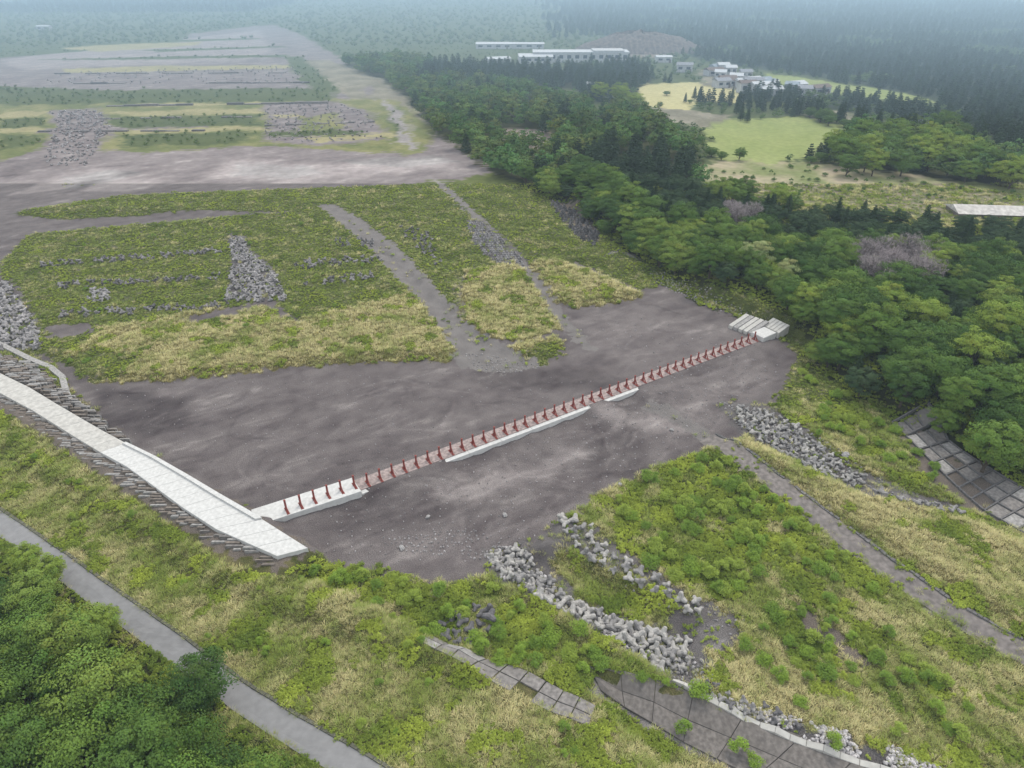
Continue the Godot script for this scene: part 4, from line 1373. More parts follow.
func build_blocks() -> void:
	rng.seed = 51
	var tp := tetrapod()
	var small := tetrapod(6)
	pile([-3.08, -68.24, 1.13, -69.76, 4.47, -64.77, 7.58, -60.85, 13.64, -57.36, 21.83, -54.38, 21.06, -50.89, 17.43, -50.49, 15.36, -52.26, 10.95, -55.85, 6.14, -58.6, -0.93, -63.03], 150, 1.7, tp, [M.tetra, M.tetra, M.tetra_grey], "tetrapod block in the long heap beside the leafy brush", "tetrapods heaped below the dam", 0.52)
	pile([6.53, -75.23, 11.49, -74.38, 12.5, -70.15, 17.44, -65.48, 23.12, -60.36, 24.5, -57.97, 22.49, -57.51, 18.15, -61.68, 13.31, -65.12, 8.8, -68.23], 36, 1.65, tp, [M.tetra, M.tetra_grey], "tetrapod block in the thinner strand among the weeds", "tetrapods in the weedy strand", 0.75)
	pile([-8.84, -56.41, -7.25, -58.57, -2.81, -58.89, -2.46, -55.22, -5.08, -53.48, -8, -53.77], 18, 1.8, tp, [M.tetra_dark], "weathered tetrapod block sunk in the green brush", "dark tetrapods in the brush", 0.7)
	pile([41.39, -103.73, 45.62, -104.39, 50.5, -97.46, 53.64, -87.95, 56.65, -84.4, 54.22, -82.45, 49.2, -84.89, 45.83, -89, 42.41, -93.95, 40.68, -98.67], 130, 1.4, small, [M.tetra_grey, M.tetra], "tetrapod block in the scatter beside the dirt track", "tetrapods beside the dirt track", 0.6)
	pile([55.44, -81.15, 60.18, -79.76, 67.36, -76.19, 65.9, -74.9, 59.83, -77.5, 54.82, -79.76], 18, 1.3, small, [M.tetra_grey], "half buried block in the grass below the framed revetment", "blocks below the revetment", 0.8)
	pile([20.56, -48.66, 23.77, -47.64, 28.62, -44.96, 31.29, -43.11, 30.04, -42.66, 25.23, -44.73, 21.31, -46.9], 24, 1.2, small, [M.tetra_dark, M.tetra_grey], "block lying along the white edge wall of the chute", "blocks along the chute wall", 0.8)
	# block groundsills upstream, too many to count
	M.tint_stone = stone(0.42, 0.41, 0.41, grain(0.5, 1.0, 0.02, 6), 0.5)
	M.tint_stone.vertex_color_use_as_albedo = true
	block_field("block_groundsill", [-81.97, -190.83, -78.77, -191.67, -72.54, -179.71, -61.71, -165.54, -53.26, -147.37, -67.7, -147.37, -74.45, -172.39], 1.15, 0.75, small, M.tint_stone, 0.55, 1.1, "patch of pale grey concrete blocks in the middle of the green meadow")
	block_field("block_groundsill", [-138.7, -162.57, -126.61, -158.79, -108.16, -138.71, -98.22, -124.79, -107, -124.79, -125.95, -133.82], 1.2, 0.85, small, M.tint_stone, 0.6, 1.25, "field of whitish concrete blocks beside the old levee end")
	block_field("block_groundsill", [-14.18, -204.98, -9.86, -204.98, -2.6, -189.18, 3.46, -170.99, -3.17, -169.6, -9.48, -181.24], 1.15, 0.7, small, M.tint_stone, 0.6, 1.05, "pinkish grey concrete block rows beside the meadow channel", true)
	block_field("block_groundsill", [11.97, -224.61, 19.63, -220.31, 25.88, -193.65, 23.67, -183.81, 20.15, -188.63, 15.49, -206.27], 1.3, 0.85, small, M.tint_stone, 0.22, 0.5, "dark block slope at the foot of the wood", true)
	block_field("block_groundsill", [-52.53, -189.18, -40.7, -190.83, -39, -184.35, -49.68, -182.78], 1.6, 0.7, small, M.tint_stone, 0.3, 0.8, "short dark block rows beside the meadow track", true)
	block_field("block_groundsill", [-34.88, -203.12, -23.59, -194.21, -18.75, -172.39, -19.96, -168.23, -25.47, -179.71, -31.17, -189.18], 2.0, 0.7, small, M.tint_stone, 0.3, 0.7, "scattered dark blocks between the meadow track and the channel")
	for q in [[-126.4, -172.39, -81.4, -181.24, -79.75, -178.21, -123.43, -168.23], [-112.89, -157.87, -75.23, -164.22, -73.56, -161, -110.36, -154.25], [-103.98, -142, -66.84, -146.27, -65.89, -143.58, -101.8, -138.92], [-58.91, -172.39, -36.06, -176.73, -34.28, -172.39, -56.36, -166.88], [-53.27, -159.11, -36.07, -164.22, -34.6, -161.64, -51.81, -155.44]]:
		block_field("block_groundsill", q, 1.7, 0.75, small, M.tint_stone, 0.32, 0.85, "thin row of half sunk grey blocks crossing the upper green meadow")
	block_field("block_groundsill", [-105.6, -155.44, -98.59, -154.25, -94.69, -147.37, -99.89, -147.37], 1.6, 0.8, small, M.tint_stone, 0.7, 1.2, "small patch of pale blocks in the upper green meadow")
	block_field("block_groundsill", [-247.55, -385.87, -222.69, -391.5, -191.17, -341.1, -178.61, -301.16, -167.69, -274.72, -185.09, -274.72, -208.71, -320.04, -223.44, -352.57], 2.1, 0.7, small, M.tint_stone, 0.5, 1.3, "block chute through the far check walls beside the far terraces")
	block_field("block_groundsill", [-139.53, -409.3, -103.81, -415.56, -73.74, -380.39, -59.38, -324.06, -80.46, -312.24, -112.04, -320.04], 3.4, 0.6, small, M.tint_stone, 0.5, 1.0, "rows of far grey blocks between the far terraces and the wood")
	block_field("block_groundsill", [-325.24, -535.68, -160.97, -567.66, -134.19, -480.81, -307.47, -480.81], 6.0, 0.7, small, M.tint_stone, 0.6, 1.1, "rows of farthest grey blocks on the upper sediment")
	# loose stones on the bed
	var rk := rock(5)
	for f in [[[-17.85, -71.63, -6.15, -73.66, -1, -70.24, -1.66, -67.39, -10.05, -68.14, -16.5, -69.28], 0.75, 0.16, 0.7, 1.3, "loose pale stones on the dark sediment below the dam"],
			[[-3.96, -69.38, 1.14, -70.54, 4.5, -65.14, 7.62, -61.2, 13.72, -57.68, 21.95, -54.69, 20.97, -50.24, 15.38, -52.14, 6.15, -58.62, -0.93, -62.88], 0.62, 0.34, 0.8, 1.5, "broken pale rubble filling the tetrapod heap"],
			[[-4.55, -69.77, 1.14, -70.54, 6.39, -62.54, 15.79, -54.69, 22.52, -51.86, 23.9, -47.91, 20.45, -47.91, 15.34, -51.86, 6.19, -59.25, -1.61, -63.39], 0.6, 0.24, 0.6, 1.3, "grey rubble between the heaped tetrapods"],
			[[7.09, -74.91, 12.45, -69.85, 23.1, -60.43, 29.45, -57.73, 27.76, -54, 22.33, -56.96, 11.94, -65.2], 1.0, 0.2, 0.5, 1.1, "stones among the weeds of the thinner strand"],
			[[38.78, -106.39, 50.83, -98.37, 57.64, -85.9, 59.24, -82.45, 53.92, -81.03, 47.29, -88.48, 39.81, -96.87], 0.75, 0.22, 0.5, 1.2, "grey rubble between the blocks beside the dirt track"],
			[[20.31, -47.58, 25.46, -45.61, 31.49, -43.73, 36.29, -42.15, 40.77, -40.3, 45.53, -37.53, 41.56, -37.72, 36.24, -39.56, 28.81, -42.26, 21.05, -45.85], 0.33, 0.26, 1.0, 1.9, "whitish stones in the ditch along the chute wall"],
			[[12.84, -134.59, 29.29, -140.52, 49.17, -129.93, 56.98, -121.31, 46.24, -106.39, 31.08, -96.87, 15.05, -93.95, 12.4, -103.08, 29.6, -117.31], 3.2, 0.16, 0.7, 1.4, "scattered stones on the sediment round the far end of the dam"],
			[[-27.66, -78.28, -11.74, -87.14, 14.28, -103.31, 48.09, -125.72, 53.8, -117.53, 30.38, -93.33, 13.88, -82.92, 7.1, -75.01, -1.66, -67.11, -15.47, -67.11, -26.88, -68.6], 1.5, 0.13, 0.6, 1.4, "small gravel strewn over the sediment below the dam"],
			[[-81.25, -111.3, -41.99, -115.76, -10.4, -117.31, 17.1, -112.76, 9.03, -107.76, -27.27, -83.9, -37.98, -77.61, -65.32, -93.95], 2.4, 0.11, 0.6, 1.3, "small gravel strewn over the sediment above the dam"],
			[[35.05, -169.11, 40.85, -167.74, 49.96, -150.31, 56.25, -139.53, 52.56, -138.52, 44.63, -148.06, 36.05, -159.9], 1.0, 0.24, 0.6, 1.3, "stones along the foot of the wooded bank"],
			[[-108.54, -127.14, -90.01, -116.8, -86.29, -111.54, -94.61, -114.51, -103.98, -119.97], 0.9, 0.22, 0.6, 1.3, "stones behind the bent curb wall"],
			[[-10.46, -124.65, -2.48, -122.96, 6.63, -118.09, 1.58, -115.76, -6.34, -115.76], 0.9, 0.18, 0.6, 1.3, "gravel lumps where the meadow track meets the bed"]]:
		block_field("loose_stones", f[0], f[1], f[2], rk, M.tint_stone, f[3], f[4], f[5])
	# a few separate boulders
	for q in [[Vector3(-15.55, -0.8, -69.56), 0.5], [Vector3(17.02, -0.4, -82.92), 0.4], [Vector3(-1.05, -0.8, -76.3), 0.45], [Vector3(-12.53, -0.8, -75.87), 0.4], [Vector3(55.23, 0.2, -89.55), 0.7], [Vector3(28.18, -0.3, -97.88), 0.4]]:
		var o := single("boulder", rk, M.rock, "lone pale boulder lying on the open sediment or grass", "boulder", "lone boulders")
		var p: Vector3 = q[0]
		o.transform = Transform3D(Basis(Vector3.UP, rng.randf() * TAU).scaled(Vector3.ONE * float(q[1])), Vector3(p.x, ht(p.x, p.z) + 0.15, p.z))

# ---------------------------------------------------------------- trees
func tree_kind(called: String, trunk_mesh: Mesh, bark: Material, crown_mesh: Mesh, leafmat: Material) -> Node3D:
	var t := Node3D.new()
	t.name = called
	part("trunk", trunk_mesh, bark, t)
	part("crown", crown_mesh, leafmat, t)
	return t

func tree_look(kind: int, m: Material) -> String:
	var form: String = ["round", "round", "broad low", "round", "tall"][kind]
	for q in [[M.leaf_a, "fresh green"], [M.leaf_b, "mid green"], [M.leaf_d, "dark green"], [M.leaf_e, "light green"], [M.leaf_c, "yellow green"], [M.blossom, "pale flowering"], [M.pine, "black green"], [M.pine_b, "dull dark green"]]:
		if m == q[0]:
			return form + " " + q[1]
	return form

func plant_tree(kind: Node3D, called: String, at: Vector3, s: float, tall: float, label: String, group: String, mat: Material = null) -> Node3D:
	var t: Node3D = kind.duplicate()
	t.name = numbered(called)
	add_child(t)
	t.position = at
	t.rotation.y = rng.randf() * TAU
	t.scale = Vector3(s, s * tall, s)
	if mat:
		for c in t.get_children():
			if String(c.name).begins_with("crown"):
				(c as MeshInstance3D).material_override = mat
	tag(t, label, "tree", group)
	return t

func build_trees() -> void:
	rng.seed = 61
	var kinds: Array[Node3D] = []
	for k in 5:
		var rx: float = [4.2, 3.8, 4.6, 4.0, 3.6][k]
		var ry: float = [3.2, 3.6, 2.9, 3.3, 3.9][k]
		var yc: float = [4.1, 4.6, 3.8, 4.2, 4.9][k]
		var spots := clump_spots(62, rx, ry, yc)
		kinds.append(tree_kind("broadleaf_tree", trunk(spots, yc, 0.26, 14), M.bark, crown(spots, rx, yc, 180, 0.25, 1.0), M.leaf_a))
	var pines: Array[Node3D] = []
	for k in 3:
		var st := started()
		tube(st, Vector3(0, -0.3, 0), Vector3(0, 10.0, 0), 0.2, 0.04, 6, false)
		pines.append(tree_kind("conifer_tree", done(st), M.bark, conifer_leaves(11.0, 2.3, 17, 26, 0.42), M.pine))
	var bares: Array[Node3D] = []
	for k in 2:
		var spots := clump_spots(40, 3.4, 3.2, 4.8)
		bares.append(tree_kind("bare_tree", trunk(spots, 4.8, 0.22, 40), M.grey_bark, twig_crown(spots, 3.4, 52), M.twig))
	# the wood in the lower left corner, each tree where it stands
	var near_label := " leafy tree in the wood below the asphalt road"
	for q in [[Vector3(-54.33, 5.5, -50.47), 1.15, 0], [Vector3(-49.19, 5, -49), 1.0, 1], [Vector3(-51.07, 5.5, -43.28), 1.1, 2], [Vector3(-43.67, 6, -42.95), 1.25, 0], [Vector3(-38.09, 5, -40.09), 1.0, 3], [Vector3(-34.09, 5.5, -35.52), 1.1, 4],
			[Vector3(-41.34, 5.5, -36.76), 1.15, 2], [Vector3(-47.49, 5.5, -36.18), 1.1, 1], [Vector3(-28.26, 4, -35.12), 0.85, 3], [Vector3(-58.9, 4.5, -57.06), 0.85, 4], [Vector3(-64.14, 5.5, -54.99), 1.1, 0], [Vector3(-58.91, 5.5, -45.63), 1.1, 3],
			[Vector3(-32.23, 4.5, -37.73), 0.85, 2], [Vector3(-23.49, 3, -33.81), 0.8, 1], [Vector3(-52.36, 5.5, -38.95), 1.2, 4], [Vector3(-29.51, 5.5, -32.37), 1.0, 0], [Vector3(-36.75, 5.5, -31.52), 1.1, 1], [Vector3(-43.63, 5.5, -31.1), 1.1, 2]]:
		var p: Vector3 = q[0]
		var lm: Material = [M.leaf_b, M.leaf_a, M.leaf_d, M.leaf_e, M.leaf_a][rng.randi() % 5]
		plant_tree(kinds[q[2]], "broadleaf_tree", Vector3(p.x, ht(p.x, p.z), p.z), q[1] * 1.02, rng.randf_range(0.8, 1.25), tree_look(q[2], lm) + near_label, "trees below the asphalt road", lm)
	var pr := Vector3(-33.57, 4.5, -44.89)
	plant_tree(kinds[1], "broadleaf_tree", Vector3(pr.x, ht(pr.x, pr.z), pr.z), 0.95, 0.95, "round dark green tree standing right against the asphalt road", "", M.leaf_d)
	for q in [Vector3(-48.6, 3.5, -53.44), Vector3(-59.89, 3, -61.63)]:
		plant_tree(kinds[4], "broadleaf_tree", Vector3(q.x, ht(q.x, q.z), q.z), 0.62, 0.95, "small yellow green tree reaching over the edge of the asphalt road", "yellow green trees at the road edge", M.leaf_c)
	var pt := Vector3(-64.18, 3.5, -63.91)
	plant_tree(kinds[4], "broadleaf_tree", Vector3(pt.x, ht(pt.x, pt.z), pt.z), 0.6, 0.9, "small yellow green tree reaching over the edge of the asphalt road", "yellow green trees at the road edge", M.leaf_c)
	# the woods right of the river: nearest trees singly, the rest as a mass
	var wood: Array = []
	var step := 6.0
	var z := -70.0
	while z > -620.0:
		step = 4.7 if z > -260.0 else 6.8
		var x := -150.0
		while x < 520.0:
			var px := x + rng.randf_range(-0.42, 0.42) * step
			var pz := z + rng.randf_range(-0.42, 0.42) * step
			var c := code_at(px, pz)
			if (c == WOOD or c == PINES or c == BARE) and not (px < -20.0 and pz > -100.0):
				if in_view(Vector3(px, 4, pz), 0.12):
					wood.append([px, pz, c])
			x += step
		z -= step
	wood.sort_custom(func(a: Array, b: Array) -> bool: return Vector2(a[0], a[1]).length() < Vector2(b[0], b[1]).length())
	var leafy: Array[Transform3D] = []
	var leafy_t := PackedColorArray()
	var dark: Array[Transform3D] = []
	var dark_t := PackedColorArray()
	var n_leafy := 0
	var n_dark := 0
	var tints: Array = [M.leaf_a, M.leaf_b, M.leaf_d, M.leaf_b, M.leaf_d, M.leaf_a, M.leaf_b, M.leaf_e, M.leaf_c]
	for w in wood:
		var x: float = w[0]
		var pz: float = w[1]
		var c: int = w[2]
		var at := Vector3(x, ht(x, pz), pz)
		if c == WOOD and n_mid.get_noise_2d(x * 0.5, pz * 0.5) > 0.36:
			c = PINES
		if c == BARE and rng.randf() < 0.45:
			c = WOOD
		if c == WOOD:
			var s := rng.randf_range(0.62, 1.25)
			if pz < -330.0:
				s *= 1.1
			n_leafy += 1
			if n_leafy <= 270:
				var m: Material = tints[rng.randi() % tints.size()]
				var kd := rng.randi() % 5
				if rng.randf() < 0.015:
					m = M.blossom
				plant_tree(kinds[kd], "broadleaf_tree", at, s, rng.randf_range(0.85, 1.15), tree_look(kd, m) + (" broadleaf tree at the water side of the river wood" if edge_near(at) else " broadleaf tree inside the river wood"), "pale flowering trees" if m == M.blossom else "trees of the river wood", m)
			else:
				leafy.append(Transform3D(Basis(Vector3.UP, rng.randf() * TAU).scaled(Vector3.ONE * s), at))
				var g := rng.randf_range(0.7, 1.35)
				leafy_t.append(Color(0.085 * g * rng.randf_range(0.8, 1.3), 0.145 * g, 0.045 * g))
		elif c == PINES:
			n_dark += 1
			var s := rng.randf_range(0.7, 1.0)
			if n_dark <= 230:
				var em: Material = M.pine if rng.randf() < 0.6 else M.pine_b
				var ek := rng.randi() % 5
				if pz > -330.0 and rng.randf() < 0.75:
					plant_tree(kinds[ek], "evergreen_tree", at, s * 0.82, 0.95, tree_look(ek, em) + " evergreen in the belt behind the leafy river wood", "evergreens behind the river wood", em)
				else:
					plant_tree(pines[ek % 3], "conifer_tree", at, s * 0.82, 0.95, ("black green" if em == M.pine else "dull dark green") + " pointed conifer in the belt behind the river wood", "conifers behind the river wood", em)
			else:
				dark.append(Transform3D(Basis(Vector3.UP, rng.randf() * TAU).scaled(Vector3(s * 1.3, s, s * 1.3)), at))
				var g := rng.randf_range(0.75, 1.3)
				dark_t.append(Color(0.04 * g, 0.068 * g, 0.036 * g))
		else:
			plant_tree(bares[rng.randi() % 2], "bare_tree", at, rng.randf_range(0.85, 1.15), 1.0, "leafless grey purple tree standing among the green crowns", "bare trees in the wood")
	var spots := clump_spots(30, 4.0, 3.3, 4.6)
	var low_leaf := crown(spots, 4.0, 4.6, 26, 0.75, 1.15)
	var low_pine := conifer_leaves(11.0, 2.4, 11, 8, 0.85)
	stuff("distant_broadleaf_wood", low_leaf, M.tinted, leafy, leafy_t, "distant mass of green broadleaf trees along the river wood", "wood")
	stuff("distant_conifer_belt", low_pine, M.tinted, dark, dark_t, "distant mass of dark conifers behind the river wood", "wood")
	# the far country
	var fp: Array[Transform3D] = []
	var fpt := PackedColorArray()
	var fw: Array[Transform3D] = []
	var fwt := PackedColorArray()
	var mini_leaf := crown(clump_spots(16, 4.0, 3.0, 4.0), 4.0, 4.0, 9, 1.6, 1.3)
	var mini_pine := conifer_leaves(12.0, 2.6, 7, 4, 1.7)
	z = -250.0
	while z > -1690.0:
		step = 4.8 + (-z - 250.0) * 0.006
		var x := -880.0
		while x < 880.0:
			var px := x + rng.randf_range(-0.45, 0.45) * step
			var pz := z + rng.randf_range(-0.45, 0.45) * step
			x += step
			var c := far_code(px, pz)
			if c != FARPINES and c != FARWOOD:
				continue
			if not in_view(Vector3(px, 6, pz), 0.06):
				continue
			var s := rng.randf_range(0.42, 0.72) * (1.0 + (-z - 250.0) * 0.0003)
			if px < 40.0 and pz > -700.0:
				s *= 0.5
			var bs := Basis(Vector3.UP, rng.randf() * TAU).scaled(Vector3(s * 1.15, s, s * 1.15))
			var g := rng.randf_range(0.75, 1.3)
			var loose := n_big.get_noise_2d(px * 0.4, pz * 0.4)
			if c == FARPINES and loose < 0.3 or c == FARWOOD and loose > 0.25 and px > 40.0:
				fp.append(Transform3D(bs, Vector3(px, 0, pz)))
				fpt.append(Color(0.036 * g, 0.060 * g, 0.036 * g))
			elif c == FARPINES or rng.randf() < (0.45 if pz < -420.0 else 0.8):
				fw.append(Transform3D(bs.scaled(Vector3.ONE * (0.8 if c == FARPINES else 0.62)), Vector3(px, 0, pz)))
				fwt.append(Color(0.085 * g, 0.13 * g, 0.045 * g))
		z -= step
	stuff("far_conifer_forest", mini_pine, M.tinted, fp, fpt, "far hazy forest of dark conifers", "forest")
	stuff("far_mixed_wood", mini_leaf, M.tinted, fw, fwt, "far hazy woods of mixed trees and scrub", "wood")
	# single trees and bushes in the open country behind the wood
	for q in [[Vector3(60.59, 4, -410.55), 1.5, 0], [Vector3(50.1, 4, -417.15), 1.3, 1], [Vector3(66.53, 4, -397.88), 1.2, 2]]:
		plant_tree(kinds[q[2]], "broadleaf_tree", Vector3(q[0].x, 0, q[0].z), q[1], 1.0, "large round pale green tree at the corner of the tan field", "round trees at the tan field", M.leaf_c)
	for q in [[Vector3(105.72, 4, -423.96), 0.8], [Vector3(107.02, 4, -417.15), 0.9], [Vector3(127.68, 4, -423.96), 0.75], [Vector3(98.33, 4, -413.83), 0.6], [Vector3(118.27, 4, -380.17), 1.0], [Vector3(115.7, 4, -363.82), 0.9], [Vector3(117.48, 3, -358.97), 0.8]]:
		plant_tree(pines[rng.randi() % 3], "conifer_tree", Vector3(q[0].x, 0, q[0].z), q[1] * 0.85, 1.0, "lone dark conifer beside the tan field", "conifers beside the tan field")
	for q in [[Vector3(92.26, 2, -436.81), 0.5], [Vector3(80.89, 2, -397.6), 0.5], [Vector3(115.87, 2, -397.6), 0.5], [Vector3(108.96, 2, -400.62), 0.45], [Vector3(100.01, 2, -409.94), 0.4]]:
		plant_tree(kinds[rng.randi() % 5], "broadleaf_tree", Vector3(q[0].x, 0, q[0].z), q[1], 0.8, "low bush standing on the tan field", "bushes on the tan field", M.leaf_b)
	for q in [[Vector3(82.36, 2, -289.11), 0.7], [Vector3(85.17, 2, -284.08), 0.6], [Vector3(92.25, 2.5, -283.64), 0.75], [Vector3(124.17, 2.5, -280.36), 0.7], [Vector3(119.85, 2, -279.2), 0.5], [Vector3(129.04, 2, -279.2), 0.5]]:
		plant_tree(kinds[rng.randi() % 5], "broadleaf_tree", Vector3(q[0].x, 0, q[0].z), q[1], 0.8, "dark green bush at the near edge of the green field", "bushes at the green field", M.leaf_b)
	for i in 26:
		var a := Vector3(150.44, 5, -382.95).lerp(Vector3(196.27, 5, -293.52), i / 25.0)
		plant_tree(pines[i % 3], "conifer_tree", Vector3(a.x + rng.randf_range(-3, 3), 0, a.z + rng.randf_range(-5, 5)), rng.randf_range(0.75, 1.0), 1.0, "dark conifer in the row behind the green field", "conifer row behind the green field")
	for i in 14:
		var a := Vector3(149.62, 3, -369.33).lerp(Vector3(166.92, 3, -344.37), i / 13.0)
		plant_tree(kinds[i % 5], "broadleaf_tree", Vector3(a.x + rng.randf_range(-6, 6), 0, a.z + rng.randf_range(-6, 6)), rng.randf_range(0.6, 0.9), 0.9, "soft green tree in front of the conifer row", "trees in front of the conifer row", M.leaf_b)
	for q in [Vector3(141.94, 6, -298.16), Vector3(154.68, 6, -311.86), Vector3(158.01, 6, -303.9), Vector3(171.2, 6, -318.08), Vector3(163.29, 6, -296.29), Vector3(142.41, 6, -280.33), Vector3(148.03, 6, -275.35), Vector3(129.23, 6, -275.35), Vector3(158.99, 6, -275.35), Vector3(180.56, 6, -307.83), Vector3(174.05, 6, -289), Vector3(184.12, 6, -300.05), Vector3(177.96, 6, -282.03), Vector3(177.26, 6, -273.72), Vector3(176.09, 6, -264.29), Vector3(159.51, 6, -265.82), Vector3(163.81, 6, -259.79), Vector3(176.21, 6, -256.86), Vector3(175.85, 6, -248.41), Vector3(146.31, 6, -259.79), Vector3(135.2, 6, -265.82), Vector3(125.83, 6, -259.79), Vector3(198.39, 6, -328.95), Vector3(198.05, 6, -315.98), Vector3(132.69, 6, -290.79), Vector3(135.51, 6, -259.79), Vector3(176.79, 6, -243.04), Vector3(165.61, 6, -251.17), Vector3(170.59, 6, -292.6), Vector3(155.66, 6, -289)]:
		var gp := Vector3(q.x, 0, q.z)
		plant_tree(kinds[rng.randi() % 5], "broadleaf_tree", gp, rng.randf_range(1.15, 1.6), rng.randf_range(0.95, 1.15), "tall round green tree in the clump between the green field and the scrub", "trees of the field clump", [M.leaf_a, M.leaf_c, M.leaf_b][rng.randi() % 3])
	for k: Node3D in kinds + pines + bares:
		k.free()

func edge_near(p: Vector3) -> bool:
	return near_code(p.x - 12.0, p.z + 2.0) != WOOD or near_code(p.x - 6.0, p.z + 10.0) != WOOD

# ---------------------------------------------------------------- buildings
func house(called: String, label: String, category: String, at: Vector3, size: Vector3, turn: float, wall: Material, roof: Material, ridge: float, windows: int, group := "") -> void:
	var t := thing(called, label, category, at, group)
	t.rotation.y = turn
	var hx := size.x * 0.5
	var hz := size.z * 0.5
	var st := started()
	box(st, Vector3(0, -0.3, 0), Vector3(size.x, size.y + 0.3, size.z))
	part("wall", done(st), wall, t)
	st = started()
	var ex := hx + 0.4
	var ez := hz + 0.5
	var y := size.y + 0.005
	if ridge > 0.0:
		var a := Vector3(-ex, y, -ez)
		var b := Vector3(ex, y, -ez)
		var c := Vector3(ex, y, ez)
		var d := Vector3(-ex, y, ez)
		var r0 := Vector3(-ex, y + ridge, 0)
		var r1 := Vector3(ex, y + ridge, 0)
		quad(st, a, b, r1, r0)
		quad(st, c, d, r0, r1)
		quad(st, a, d, c, b)
		for p in [d, a, r0, b, c, r1]:
			st.add_vertex(p)
	else:
		box(st, Vector3(0, y, 0), Vector3(size.x + 0.6, 0.35, size.z + 0.6))
	part("roof", done(st), roof, t)
	for i in windows:
		for side in [-1, 1]:
			st = started()
			box(st, Vector3(lerpf(-hx, hx, (i + 0.5) / windows), size.y * 0.4, side * hz), Vector3(size.x / windows * 0.5, size.y * 0.35, 0.12))
			part("window", done(st), M.window, t)
	st = started()
	box(st, Vector3(hx * 0.75, 0, hz), Vector3(minf(1.6, size.x * 0.15), minf(2.4, size.y * 0.7), 0.14))
	part("door", done(st), M.brown_roof, t)

